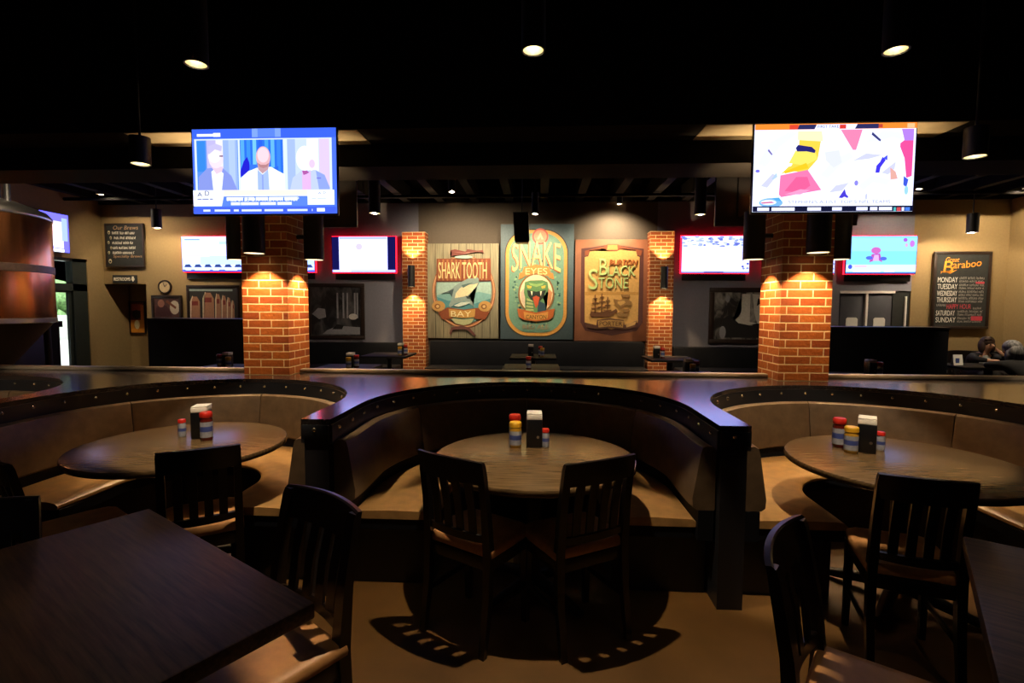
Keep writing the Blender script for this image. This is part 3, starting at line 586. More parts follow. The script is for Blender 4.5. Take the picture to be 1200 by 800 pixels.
#==POSTERS==
class Art:
    def __init__(s, name, label, x0, x1, z0, z1, y, thick, base, u0, v0, uw, vh):
        s.w, s.h = x1 - x0, z1 - z0; s.t = thing(name, label, 'poster', (x0, y, z0), 0, 'brewery posters hanging on the back wall')
        s.c = (u0, v0, uw, vh); s.n = 0
        mb = MB(); mb.box(0, s.w, 0, thick, 0, s.h, base, 0.006); mb.build('panel', s.t)
    def p(s, x, y): u0, v0, uw, vh = s.c; return ((x - u0) / uw * s.w, (1 - (y - v0) / vh) * s.h)
    def start(s): s.n += 1; s.mb = MB()
    def poly(s, col, pts, d=0.0):
        s.mb.flat([s.p(*q) for q in pts], -0.004 * s.n - d, 0.0, paint(col)); return s
    def el(s, col, cx, cy, rx, ry, d=0.0, n=28): return s.poly(col, ell(cx, cy, rx, ry, n), d)
    def ring(s, col, cx, cy, rx, ry, t, d=0.0):
        for i in range(40):
            a, b = 2 * PI * i / 40, 2 * PI * (i + 1) / 40
            s.poly(col, [(cx + r[0] * math.cos(a_), cy + r[1] * math.sin(a_)) for r, a_ in (((rx, ry), a), ((rx, ry), b), ((rx - t, ry - t), b), ((rx - t, ry - t), a))], d)
    def txt(s, col, t, x0, y0, x1, y1, d=0.004, warp=None, shear=0.0):
        a = s.p(x0, y1); b = s.p(x1, y0); s.mb.text(t, a[0], b[0], a[1], b[1], -0.004 * s.n - 0.0005, paint(col), d, warp, shear=shear)
    def done(s, name): return s.mb.build(name, s.t, smooth=False)
planks = pm('weathered grey planks', (0.30, 0.27, 0.17), 0.8, 0.35, 4, 0.1, 0, (16, 1, 0.6))
A = Art('shark_poster', 'wooden plank poster with a leaping shark and the words Shark Tooth Bay', -2.17, -0.785, 0.955, 2.785, 9.90, 0.0985, planks, 35, 38, 545, 717)
A.start()
for k in range(1, 9): A.poly('#2e2a1c', [(35 + k * 60, 40), (38 + k * 60, 40), (38 + k * 60, 752), (35 + k * 60, 752)], -0.002)
A.done('plank_joints')
A.start(); A.el('#7fb3b0', 315, 385, 212, 262); A.poly('#a9c9bd', [(115, 330), (520, 330), (525, 420), (430, 400), (330, 430), (200, 400), (105, 430)], 0.002); A.poly('#4f8f96', [(108, 440), (200, 470), (300, 450), (400, 490), (522, 450), (500, 520), (420, 560), (210, 560), (130, 510)], 0.002); A.done('sea_scene')
A.start(); A.ring('#a85f3c', 315, 400, 242, 274, 20); A.ring('#d8a878', 315, 400, 237, 269, 8, 0.003); A.done('rope_ring')
A.start(); A.poly('#8a4526', [(108, 152), (520, 150), (524, 322), (104, 328)]); A.poly('#5a2a20', [(104, 318), (524, 312), (524, 322), (104, 328)], 0.002)
for k in range(12): A.poly('#b07040', [(120 + k * 33, 158), (132 + k * 33, 158), (130 + k * 33, 316), (118 + k * 33, 316)], 0.001)
A.done('title_plank')
A.start(); A.txt('#f0dc9c', 'SHARK TOOTH', 122, 178, 492, 302, 0.006); A.done('title_lettering')
A.start(); A.poly('#8fa6a0', [(432, 303), (420, 292), (380, 300), (350, 300), (300, 325), (255, 352), (205, 392), (145, 412), (200, 408), (232, 405), (225, 450), (200, 505), (212, 520), (250, 490), (320, 470), (385, 505), (398, 520), (392, 490), (345, 440), (380, 400), (415, 365), (430, 330)])
A.poly('#e8dcb0', [(425, 335), (395, 345), (340, 348), (290, 372), (255, 410), (248, 448), (300, 440), (345, 432), (380, 395), (412, 362)], 0.002); A.poly('#54706e', [(300, 350), (345, 340), (390, 330), (340, 356), (310, 372)], 0.003); A.poly('#41585c', [(150, 416), (240, 378), (225, 440), (200, 400)], 0.002); A.poly('#3e4a48', [(330, 430), (365, 440), (372, 455), (340, 452)], 0.003); A.poly('#cfe0d4', [(240, 505), (300, 478), (370, 478), (330, 500), (270, 515)], 0.003); A.done('shark')
A.start(); A.poly('#8f4a28', [(120, 560), (190, 520), (315, 535), (440, 520), (510, 560), (480, 610), (405, 605), (385, 588), (315, 600), (245, 588), (225, 605), (150, 610)]); A.poly('#c99a4e', [(200, 530), (315, 542), (405, 530), (400, 592), (315, 600), (205, 592)], 0.003); A.poly('#b9bd8c', [(220, 602), (315, 612), (395, 602), (370, 640), (315, 655), (250, 640)], 0.002)
for cx in (122, 478): A.el('#c99b56', cx, 510, 50, 40, 0.004); A.el('#8a5a2e', cx - 8, 512, 22, 20, 0.006); A.el('#dcb878', cx - 6, 512, 12, 11, 0.008)
A.done('banner')
A.start(); A.txt('#f2e6b0', 'BAY', 218, 546, 374, 590, 0.006); A.done('banner_lettering')
A.start(); A.poly('#7a3a30', [(215, 90), (250, 82), (330, 100), (345, 82), (420, 92), (462, 88), (468, 112), (440, 102), (345, 108), (330, 122), (215, 132), (228, 110)]); A.poly('#b0786a', [(225, 100), (330, 108), (450, 96), (340, 114)], 0.002); A.poly('#6a4038', [(205, 715), (220, 670), (300, 658), (360, 672), (410, 730), (395, 735), (345, 690), (300, 684), (230, 690), (215, 730)]); A.el('#a9c9bd', 315, 140, 70, 12, -0.001); A.done('rope_knots')
snk = paint('#50636a')
A = Art('snake_poster', 'tall slate blue poster with a rounded snake label reading Snake Eyes Canyon', -0.74, 0.65, 0.95, 3.14, 9.84, 0.1585, snk, 40, 45, 452, 720)
def track(cx, cy, rx, ry, rc, n=10):
    pts = []
    for (ax, ay, a0) in ((rx - rc, ry - rc, 0), (-rx + rc, ry - rc, 90), (-rx + rc, -ry + rc, 180), (rx - rc, -ry + rc, 270)):
        for k in range(n + 1):
            a = math.radians(a0 + 90 * k / n); pts.append((cx + ax + rc * math.cos(a), cy + ay + rc * math.sin(a)))
    return pts
A.start(); A.poly('#3f3a2c', track(262, 412, 196, 336, 150)); A.done('label_shadow')
A.start(); A.poly('#d39a4a', track(262, 412, 190, 330, 145)); A.done('label_border')
A.start(); A.poly('#6f9a84', track(262, 412, 170, 310, 128))
rnd = random.Random(5)
for k in range(90):
    a = rnd.uniform(0, 2 * PI); rr = rnd.uniform(0.72, 0.97); A.el(rnd.choice(('#2f5a55', '#3f6f62', '#8fb88c', '#27484a', '#a6b878')), 262 + 158 * rr * math.cos(a), 470 + 225 * rr * math.sin(a), rnd.uniform(4, 9), rnd.uniform(4, 8), 0.001, 8)
A.done('label_field')
A.start(); A.el('#c4564a', 285, 122, 50, 50); A.el('#e08a6c', 285, 122, 40, 40, 0.002); A.poly('#f0b890', [(265, 140), (285, 95), (305, 140), (292, 140), (285, 122), (278, 140)], 0.004); A.done('red_emblem')
def arch(u, q, x, z):
    d = (abs(2 * u - 1)) ** 2
    return x, z - (1 - q) * 0.14 * d - 0.05 * d * q
for nm, ch in (('title_shadow', '#b5532c'), ('title_lettering', '#ecd98a')):
    A.start(); o_ = 5 if nm == 'title_shadow' else 0; A.txt(ch, 'SNAKE', 112 - o_, 152 + o_ * .5, 412 - o_, 302 + o_, 0.006, arch); A.done(nm)
A.start(); A.poly('#c9863e', [(152, 388), (158, 350), (175, 345), (185, 312), (262, 296), (340, 312), (350, 345), (365, 350), (372, 388), (345, 380), (335, 368), (262, 352), (190, 368), (178, 380)]); A.txt('#f0dc94', 'EYES', 195, 318, 330, 358, 0.005); A.done('upper_banner')
A.start(); A.el('#8a5f34', 262, 480, 112, 130); A.el('#e9dcae', 262, 480, 102, 120, 0.002); A.poly('#d0b8a0', [(165, 470), (190, 440), (190, 560), (170, 520)], 0.003); A.poly('#c98a5c', [(335, 440), (362, 470), (352, 540), (330, 560)], 0.003); A.done('oval_window')
A.start(); A.poly('#5f8f5a', [(192, 405), (225, 395), (262, 402), (300, 393), (332, 405), (338, 450), (322, 478), (305, 500), (318, 540), (325, 600), (195, 600), (198, 520), (186, 470)]); A.poly('#a8b878', [(205, 505), (240, 520), (250, 600), (197, 600)], 0.002); A.poly('#2c4a58', [(275, 520), (318, 540), (324, 598), (270, 600)], 0.002)
for k in range(4): A.poly('#47704a', [(198, 520 + k * 22), (248, 532 + k * 18), (248, 537 + k * 18), (197, 527 + k * 22)], 0.003)
A.poly('#1e2a22', [(205, 455), (262, 465), (322, 455), (312, 490), (290, 520), (262, 530), (230, 515), (212, 490)], 0.003); A.poly('#c2522e', [(240, 500), (262, 490), (284, 500), (275, 545), (262, 570), (250, 540)], 0.005)
for q in ([(228, 462), (240, 464), (236, 492)], [(286, 464), (298, 461), (290, 492)]): A.poly('#f4ecc8', q, 0.006)
A.poly('#d8b848', [(205, 425), (235, 432), (228, 446), (208, 442)], 0.004); A.poly('#d8b848', [(320, 425), (292, 432), (298, 446), (318, 442)], 0.004); A.poly('#8fb86c', [(215, 410), (262, 418), (312, 410), (300, 424), (262, 436), (226, 424)], 0.004); A.done('snake_head')
A.start(); A.poly('#b9642e', [(145, 570), (185, 578), (262, 596), (340, 578), (378, 570), (368, 622), (345, 640), (262, 652), (180, 640), (155, 622)]); A.poly('#d59a4c', [(185, 590), (262, 606), (338, 590), (334, 634), (262, 645), (190, 634)], 0.002); A.txt('#4a3418', 'CANYON', 200, 610, 326, 636, 0.005); A.done('lower_banner')
A.start(); A.txt('#9a7a5c', 'RED ALE', 180, 672, 340, 700, 0.004); A.done('small_lettering')
A = Art('ship_poster', 'copper brown poster with a sailing ship and the words Black Stone Porter', 0.678, 2.05, 0.925, 2.855, 9.90, 0.0985, pm('copper brown paint', (0.30, 0.115, 0.055), 0.7, 0.12, 5), 30, 45, 520, 730)
A.start(); A.poly('#5a3430', [(75, 110), (150, 100), (290, 80), (440, 100), (520, 112), (522, 640), (480, 700), (300, 735), (110, 700), (75, 640)]); A.done('inner_border')
A.start(); A.poly('#d6a860', [(100, 170), (125, 165), (135, 130), (230, 118), (262, 105), (330, 105), (365, 120), (465, 130), (475, 165), (492, 170), (488, 640), (300, 690), (105, 640)])
A.poly('#c09048', [(104, 420), (488, 420), (488, 440), (104, 445)], 0.0005); A.done('parchment')
A.start(); A.poly('#8a4a2c', [(100, 125), (235, 95), (262, 78), (330, 78), (362, 95), (510, 125), (500, 160), (480, 160), (462, 120), (362, 110), (330, 128), (262, 128), (235, 110), (135, 122), (120, 160), (100, 160)]); A.poly('#c4884a', [(262, 84), (330, 84), (335, 120), (258, 120)], 0.002); A.done('crest')
for nm, c1, o_ in (('title_shadow', '#6a5a20', 5), ('title_lettering', '#b9d488', 0)):
    A.start(); A.txt('#b0602c' if not o_ else '#7a4a1c', 'BURTON', 275 + o_, 188 + o_, 468 + o_, 228 + o_, 0.004, shear=0.15)
    A.txt(c1, 'B', 205 + o_, 180 + o_, 262 + o_, 300 + o_, 0.006); A.txt(c1, 'LACK', 265 + o_, 232 + o_, 462 + o_, 306 + o_, 0.006); A.txt(c1, 'S', 128 + o_, 255 + o_, 195 + o_, 402 + o_, 0.006); A.txt(c1, 'TONE', 200 + o_, 316 + o_, 412 + o_, 395 + o_, 0.006); A.done(nm)
A.start(); b_ = '#6a4428'
A.poly(b_, [(140, 585), (150, 560), (210, 568), (262, 555), (300, 560), (330, 540), (340, 560), (280, 600), (150, 600)])
for x_, t_, bt in ((178, 440, 575), (226, 430, 570), (268, 455, 565)):
    A.poly(b_, [(x_ - 3, t_), (x_ + 3, t_), (x_ + 3, bt), (x_ - 3, bt)])
    for y_, hw in ((t_ + 25, 16), (t_ + 58, 22), (t_ + 95, 28)): A.poly('#7a5230', [(x_ - hw, y_), (x_ + hw, y_ - 3), (x_ + hw - 2, y_ + 5), (x_ - hw + 3, y_ + 7)], 0.001)
for q in ([(310, 470), (350, 478), (400, 470), (440, 490), (430, 520), (395, 512), (360, 540), (320, 500)], [(375, 545), (420, 540), (428, 560), (390, 570)], [(330, 575), (360, 560), (415, 580), (410, 598), (350, 600)], [(365, 435), (425, 440), (420, 460), (370, 458)]): A.poly('#96703e', q); 
A.poly('#d6a860', [(340, 488), (385, 482), (400, 496), (360, 520), (338, 500)], 0.001); A.done('ship_drawing')
A.start(); A.poly('#5a3a2c', [(105, 640), (190, 660), (195, 620), (290, 610), (385, 620), (392, 658), (480, 625), (475, 670), (395, 690), (290, 680), (190, 690), (120, 675)]); A.poly('#b98e50', [(200, 628), (290, 620), (385, 628), (380, 676), (290, 668), (205, 676)], 0.002); A.txt('#3a2416', 'PORTER', 212, 632, 375, 664, 0.004); A.poly('#c09a60', [(400, 650), (478, 630), (465, 655), (405, 675)], 0.002); A.done('banner')

#==WALL SIGNS AND PICTURES==
def framed(name, label, cat, x0, x1, z0, z1, y, fw_, fmat, bmat, group=None, fd=0.035):
    t = thing(name, label, cat, (x0, y, z0), 0, group); w_, h_ = x1 - x0, z1 - z0
    mb = MB()
    mb.box(0, w_, 0, fd, h_ - fw_, h_, fmat, 0.004); mb.box(0, w_, 0, fd, 0, fw_, fmat, 0.004); mb.box(0, fw_, 0, fd, fw_, h_ - fw_, fmat, 0.004); mb.box(w_ - fw_, w_, 0, fd, fw_, h_ - fw_, fmat, 0.004); mb.build('frame', t)
    mb = MB(); mb.box(fw_ - .002, w_ - fw_ + .002, 0.014, fd, fw_ - .002, h_ - fw_ + .002, bmat); mb.build('board' if 'chalk' in name else 'backing', t)
    return t, w_, h_
def scribble(mb, x0, x1, z, h, mat, y, rnd, fill=1.0):
    """a hand-lettered chalk line: words of short upright strokes"""
    x = x0
    while x < x1:
        wl = rnd.uniform(0.10, 0.22)
        n = max(2, int(wl / (h * 0.42)))
        for k in range(n):
            xx = x + k * h * 0.42
            if xx > x1: break
            a = rnd.uniform(-.12, .12) * h; tk = h * 0.13
            mb.flat([(xx, z), (xx + tk, z), (xx + tk + a, z + h * rnd.uniform(.7, 1)), (xx + a, z + h * rnd.uniform(.7, 1))], y - .002, y, mat)
            q = rnd.choice((0, .45, .85)); mb.flat([(xx, z + q * h), (xx + h * .34, z + q * h), (xx + h * .34, z + (q + .13) * h), (xx, z + (q + .13) * h)], y - .002, y, mat)
        x += n * h * 0.42 + h * 0.35
t, w_, h_ = framed('chalkboard', 'square black chalkboard listing beers in white, above the restrooms sign', 'chalkboard', -8.71, -7.90, 2.335, 3.205, 9.93, 0.03, M['frame'], M['board'])
rnd = random.Random(11); ch = paint('#e8e2cf'); ch2 = paint('#a8825c')
mb = MB(); mb.text('Our Brews', 0.17, 0.69, 0.745, 0.825, 0.013, ch2, 0.002, shear=0.2); mb.build('heading', t, smooth=False)
mb = MB()
for k, (a, b) in enumerate(((.15, .64), (.19, .63), (.15, .58), (.16, .64), (.15, .60))): mb = MB(); scribble(mb, a, b, 0.655 - k * 0.098, 0.05, ch, 0.013, rnd); mb.build('chalk_line', t, smooth=False)
mb = MB(); mb.text('Specialty Brews', 0.15, 0.75, 0.175, 0.245, 0.013, ch2, 0.002, shear=0.2); mb.build('lower_heading', t, smooth=False)
for cx, cz, r in ((.085, .69, .035), (.12, .585, .03), (.07, .49, .03), (.12, .385, .028), (.07, .29, .03), (.09, .12, .045)): mb = MB(); mb.flat(ell(cx, cz, r * .7, r, 12), 0.011, 0.013, paint('#cfc39c')); mb.flat(ell(cx, cz - .2 * r, r * .45, r * .5, 10), 0.0095, 0.011, M['board']); mb.build('chalk_glass', t, smooth=False)
t = thing('restrooms_sign', 'small black RESTROOMS sign with an arrow above the dark passage', 'sign', (-8.61, 9.965, 2.015))
mb = MB(); mb.box(0, 0.50, 0, 0.03, 0, 0.165, M['board'], 0.004); mb.build('plate', t)
mb = MB(); mb.text('RESTROOMS', 0.03, 0.375, 0.05, 0.115, 0, paint('#f2ead2'), 0.003); mb.flat([(.43, .03), (.465, .075), (.447, .075), (.447, .135), (.413, .135), (.413, .075), (.395, .075)], -0.003, 0, paint('#f2ead2')); mb.build('lettering', t, smooth=False)
t, w_, h_ = framed('chalkboard', 'tall black chalkboard of weekly specials under an orange script heading, on the right', 'chalkboard', 7.29, 8.31, 1.20, 2.625, 9.93, 0.05, M['frame'], M['board'])
og = paint('#e8912a'); rd = paint('#c23a4c'); wh = paint('#d8d4cc'); gy = paint('#8f8c86')
mb = MB(); mb.text('Great', 0.20, 0.44, 1.235, 1.32, 0.013, og, 0.002, shear=.2)
def bara(u, q, x, z): return x, z + 0.05 * u * u
mb.text('B', 0.17, 0.34, 1.04, 1.25, 0.013, og, 0.004, shear=.12); mb.text('araboo', 0.345, 0.84, 1.115, 1.245, 0.013, og, 0.004, bara); mb.flat([(.13, 1.07), (.3, 1.02), (.42, 1.09), (.30, 1.06), (.18, 1.06), (.13, 1.02)], 0.009, 0.013, og); mb.build('heading', t, smooth=False)
mb = MB(); days = ('MONDAY', 'TUESDAY', 'WEDNESDAY', 'THURSDAY', 'FRIDAY', 'SATURDAY', 'SUNDAY'); zz = [.87, .745, .62, .50, .375, .255, .13]
for d_, z_ in zip(days, zz):
    if d_ == 'FRIDAY': continue
    mb = MB(); mb.text(d_, 0.085, 0.44 if d_ != 'SATURDAY' else .42, z_ - .01, z_ + .085, 0.013, wh, 0.002); mb.build('day_lettering', t, smooth=False)
mb = MB()
for d_, z_ in zip(days, zz):
    mb = MB(); scribble(mb, 0.47 if d_ != 'FRIDAY' else .09, 0.90 if d_ != 'FRIDAY' else .26, z_ + .045, .045, gy, 0.013, rnd); scribble(mb, 0.47 if d_ != 'FRIDAY' else .74, 0.90, z_ - .012, .04, gy, 0.013, rnd); mb.build('chalk_line', t, smooth=False)
mb = MB(); mb.text('HAPPY HOUR', .27, .70, .37, .46, 0.011, rd, 0.002); mb.build('red_lettering', t, smooth=False)
mb = MB(); mb.flat(R_(.71, .155, .91, .235), 0.009, 0.011, rd); mb.build('red_chalk_patch', t, smooth=False)
mb = MB(); mb.flat(R_(.76, .835, .91, .87), 0.009, 0.011, rd); mb.build('red_chalk_patch', t, smooth=False)
def photo_mat(name, dark, light, sc_):
    mt, N, L, b = new_mat(name); tc = N.new('ShaderNodeTexCoord'); mp = N.new('ShaderNodeMapping'); mp.inputs['Scale'].default_value = (5, 1, 2.6); L.new(tc.outputs['Object'], mp.inputs[0])
    no = N.new('ShaderNodeTexNoise'); no.inputs['Scale'].default_value = sc_; no.inputs['Detail'].default_value = 5; no.inputs['Distortion'].default_value = 1.2; L.new(mp.outputs[0], no.inputs['Vector'])
    rp = N.new('ShaderNodeValToRGB'); rp.color_ramp.elements[0].position = .42; rp.color_ramp.elements[1].position = .72; rp.color_ramp.elements[0].color = dark + (1,); rp.color_ramp.elements[1].color = light + (1,)
    L.new(no.outputs['Fac'], rp.inputs[0]); L.new(rp.outputs[0], b.inputs['Base Color']); b.inputs['Roughness'].default_value = 0.35; return mt
GP = 'framed photographs on the back wall'
pg = paint('#8d8f98'); pd_ = paint('#1b1a1d'); pl = paint('#c4c2bf')
t, w_, h_ = framed('framed_photograph', 'wide black-and-white photograph framed in dark wood, right of the left column', 'picture', -4.60, -3.44, 0.915, 2.02, 9.95, 0.075, M['frame'], photo_mat('old street photo', (0.012, 0.012, 0.014), (0.10, 0.10, 0.11), 1.1), GP)
mb = MB(); mb.flat([(.30, .10), (1.06, .10), (1.06, .24), (.62, .27), (.40, .18)], 0.010, 0.014, pg); mb.flat([(.10, .50), (.22, .62), (.36, .60), (.38, .44), (.24, .40)], 0.010, 0.014, pg)
for x_ in (.60, .72, .80, .95, 1.0): mb.flat(R_(x_, .42, x_ + .03, .92), 0.010, 0.014, pg)
mb.flat(ell(.93, .45, .09, .06, 14), 0.008, 0.014, pl); mb.flat([(.5, .2), (.6, .3), (.74, .28), (.7, .2)], 0.009, .014, pd_); mb.build('print', t, smooth=False)
t, w_, h_ = framed('framed_photograph', 'black-and-white market street photograph in a dark frame, left of the right column', 'picture', 3.24, 4.50, 0.885, 1.955, 9.95, 0.09, M['frame'], photo_mat('market photo', (0.02, 0.018, 0.018), (0.35, 0.34, 0.33), 1.2), GP)
mb = MB(); mb.flat([(.42, .35), (.60, .60), (.60, .95), (.76, .95), (.76, .42), (1.1, .36), (1.15, .92), (.80, .95), (.84, .6), (.9, .4), (.7, .34)], 0.010, 0.014, pl); mb.flat([(.22, .12), (.26, .48), (.38, .55), (.55, .40), (.78, .35), (1.16, .30), (1.16, .12)], 0.009, 0.014, pd_); mb.flat(ell(.26, .22, .06, .12, 14), 0.008, 0.014, pg); mb.flat(ell(.34, .86, .04, .07, 12), 0.008, .014, pg); mb.flat([(.88, .72), (1.05, .84), (1.08, .92), (.9, .86)], .008, .014, pd_); mb.build('print', t, smooth=False)
t, w_, h_ = framed('framed_photograph', 'framed photograph of a row of pale casks, below the pale-field television', 'picture', -7.07, -5.99, 1.20, 1.98, 9.95, 0.05, M['frame'], paint('#2a2724'), GP)
mb = MB(); cs = paint('#a27458'); cl = paint('#d8c4a4'); cr = paint('#7a2c24')
for x_, ww, hh in ((.08, .19, .50), (.34, .22, .58), (.60, .10, .55), (.73, .09, .52), (.84, .07, .48), (.93, .05, .42)):
    mb.flat([(x_, .07), (x_ + ww, .07), (x_ + ww, hh * .8 + .05), (x_ + ww * .7, hh + .05), (x_ + ww * .25, hh + .05), (x_, hh * .8 + .05)], 0.011, 0.014, cs); mb.flat([(x_ - .02, .07), (x_, .07), (x_ + .015, hh * .8 + .05), (x_ + ww * .28, hh + .05), (x_ + ww * .2, hh + .065), (x_ - .01, hh * .8 + .05)], 0.009, 0.014, cl); mb.flat(R_(x_ + .02, hh * .75, x_ + ww * .8, hh * .92), 0.009, 0.014, cr)
mb.flat(R_(.06, .66, .95, .70), 0.010, .014, paint('#8fa09c')); mb.build('print', t, smooth=False)
t, w_, h_ = framed('framed_photograph', 'small dark framed photograph of two figures, under the round wall clock', 'picture', -7.81, -7.18, 1.28, 1.775, 9.95, 0.055, M['frame'], paint('#4a2c26'), GP)
mb = MB(); mb.flat([(.07, .07), (.1, .25), (.2, .33), (.32, .28), (.40, .15), (.42, .07)], 0.011, .014, paint('#3a1418')); mb.flat(ell(.2, .33, .07, .08, 14), .010, .014, paint('#8a5a48')); mb.flat(ell(.48, .25, .1, .14, 14), .011, .014, paint('#b9ac98')); mb.flat([(.30, .36), (.5, .22), (.52, .26), (.33, .40)], .009, .014, paint('#6a3a24')); mb.build('print', t, smooth=False)
t = thing('wall_clock', 'small round clock with a cream face on the left end of the back wall', 'clock', (-7.53, 9.96, 1.945))
mb = MB()
ring(mb, 0, 0, .135, .135, .022, 0, .035, M['frame'], 30); mb.build('rim', t)
mb = MB(); mb.flat(ell(0, 0, .116, .116, 30), .012, .03, paint('#b9a47c')); mb.build('face', t)
mb = MB(); mb.flat([(-.006, 0), (.006, 0), (.05, .045), (.04, .05)], .008, .012, pd_); mb.flat([(-.006, 0), (.006, -.004), (-.02, .08), (-.03, .076)], .008, .012, pd_); mb.build('hands', t)
t, w_, h_ = framed('poster_board', 'colourful orange and red poster inside the dark restroom passage', 'poster', -8.815, -8.46, 0.96, 1.66, 10.585, 0.02, M['frame'], paint('#6a2a22'))
mb = MB(); mb.flat(R_(.03, .03, .325, .30), .008, .014, paint('#d8902c')); mb.flat(ell(.17, .2, .06, .1, 12), .006, .014, paint('#efe2bc')); mb.flat(ell(.17, .42, .1, .1, 14), .008, .014, paint('#1e1416')); mb.flat(R_(.05, .5, .30, .64), .008, .014, paint('#b0524a')); mb.flat(R_(.26, .3, .325, .62), .006, .014, paint('#d07a3a')); mb.build('print', t, smooth=False)
#==TANK==
t = thing('copper_tank', 'large copper-clad brewing tank at the left edge, with vertical sheen', 'tank', (-6.90, 5.75, 0))
mb = MB(); mb.lathe([(.87, 1.36), (.875, 1.40), (.875, 2.62), (.86, 2.65)], M['copper'], seg=64, cap=False); mb.build('shell', t)
mb = MB(); mb.lathe([(.878, 2.60), (.885, 2.61), (.885, 2.64), (.84, 2.70), (.6, 2.80), (.25, 2.86), (.02, 2.87)], M['steel'], seg=64, cap=False); mb.build('top_dome', t)
mb = MB(); mb.lathe([(.872, 1.94), (.883, 1.945), (.883, 2.03), (.872, 2.035)], pm('tarnished band', (.10, .065, .05), .45, .2, 20, 0, .6), seg=64, cap=False); mb.build('band', t)
mb = MB(); mb.lathe([(.872, 1.40), (.882, 1.39), (.882, 1.34), (.85, 1.33)], M['steel'], seg=64, cap=False); mb.build('lower_rim', t)
mb = MB(); mb.lathe([(.85, 1.335), (.30, .62), (.12, .50)], M['black'], seg=48); mb.build('cone', t)
for a in (-35, 55, 145, 235):
    mb = MB(); mb.tube([(.78 * math.cos(math.radians(a)), .78 * math.sin(math.radians(a)), 1.34), (.80 * math.cos(math.radians(a)), .80 * math.sin(math.radians(a)), 0.001)], .04, M['canblack'], 12); mb.build('leg', t)
for dx in (.52, .64):
    mb = MB(); mb.tube([(dx, .05, 2.72 + (.05 if dx < .6 else 0)), (dx, .05, ZC)], .03, M['canblack'], 12); mb.build('pipe', t)
t = thing('host_cabinet', 'blue-grey metal cabinet behind the copper tank, beside the entry door', 'cabinet', (-7.63, 7.05, 0))
mb = MB(); mb.box(-.25, .25, -.3, .3, .08, 1.27, M['greymetal'], .01); mb.build('body', t)
mb = MB(); mb.box(-.22, .22, -.27, .27, 0, .08, M['black']); mb.build('plinth', t)
mb = MB(); mb.box(-.005, .005, -.306, -.298, .12, 1.24, M['black']); mb.build('door_gap', t)
t = thing('host_stand', 'slim dark host stand silhouetted against the bright entry door', 'podium', (-7.95, 7.95, 0))
mb = MB(); mb.loft([[(-.12, -.12, 0), (.09, -.12, 0), (.09, .12, 0), (-.12, .12, 0)], [(-.08, -.08, .1), (.06, -.08, .1), (.06, .08, .1), (-.08, .08, .1)], [(-.08, -.08, 1.20), (.06, -.08, 1.20), (.06, .08, 1.20), (-.08, .08, 1.20)]], M['backtable']); mb.build('stand', t)
mb = MB(); mb.loft([[(-.10, -.12, 1.20), (.08, -.12, 1.20), (.08, .12, 1.20), (-.10, .12, 1.20)], [(-.10, -.12, 1.23), (.08, -.12, 1.23), (.08, .12, 1.30), (-.10, .12, 1.30)]], M['backtable']); mb.build('sloped_top', t)
t2 = MB(); t2.box(-.09, .07, -.02, .02, 0, .17, pm('tan card', (.30, .17, .09), .8), .004); o = t2.build('card_box', None, (-7.95, 7.98, 1.288)); tag(o, 'tan card box standing on the dark host stand by the door', 'box')
# high black partitions and banquettes in the back room
def partition(x0, x1, y0, y1, h, label):
    t = thing('booth_partition', label, 'partition', ((x0 + x1) / 2, (y0 + y1) / 2, 0), 0, 'tall black booth partitions'); a, b = (x1 - x0) / 2, (y1 - y0) / 2
    mb = MB(); mb.box(-a, a, -b, b, 0, h - .03, M['wains'], .012); mb.build('panel', t); mb = MB(); mb.box(-a - .01, a + .01, -b - .01, b + .01, h - .03, h, M['black'], .008); mb.build('cap', t)
partition(-6.36, -4.0, 8.0, 8.35, 1.355, 'tall black booth partition left of the left brick column')
partition(4.02, 5.76, 7.5, 7.85, 1.30, 'tall black booth partition right of the right brick column')
def banquette(x0, x1, label, h=.87):
    t = thing('banquette', label, 'bench', ((x0 + x1) / 2, 9.6, 0), 0, 'black banquettes along the back wall'); a = (x1 - x0) / 2
    mb = MB(); mb.box(-a, a, .08, .30, .0, h, M['wains'], .02); mb.build('backrest', t); mb = MB(); mb.box(-a, a, -.42, .08, .36, .46, M['wains'], .025); mb.build('seat', t); mb = MB(); mb.box(-a + .02, a - .02, -.36, .08, 0, .36, M['black']); mb.build('base', t)
banquette(-4.9, -2.64, 'black banquette under the framed photo right of the left column'); banquette(-2.08, 1.97, 'black banquette under the three brewery posters', .92); banquette(2.52, 5.5, 'black banquette under the framed photo left of the right column', .83)
banquette(7.0, 8.6, 'black banquette under the weekly specials chalkboard', .80)
# hanging speaker
t = thing('pendant_speaker', 'black box speaker hanging on a thin rod in front of the snake poster', 'speaker', (-0.24, 7.0, 2.42))
mb = MB(); mb.loft([[(-.08, -.09, 0), (.09, -.09, 0), (.09, .09, 0), (-.08, .09, 0)], [(-.095, -.1, .03), (.105, -.1, .03), (.105, .1, .03), (-.095, .1, .03)], [(-.115, -.1, .40), (.085, -.1, .40), (.085, .1, .40), (-.115, .1, .40)]], M['plastic']); mb.build('cabinet', t)
mb = MB(); mb.flat([(-.08, .05), (.088, .05), (.07, .37), (-.095, .37)], -.106, -.1, M['canblack']); mb.build('grille', t)
mb = MB(); mb.tube([(0, 0, .39), (0, 0, ZC - 2.42)], .008, M['canblack'], 8); mb.build('rod', t)
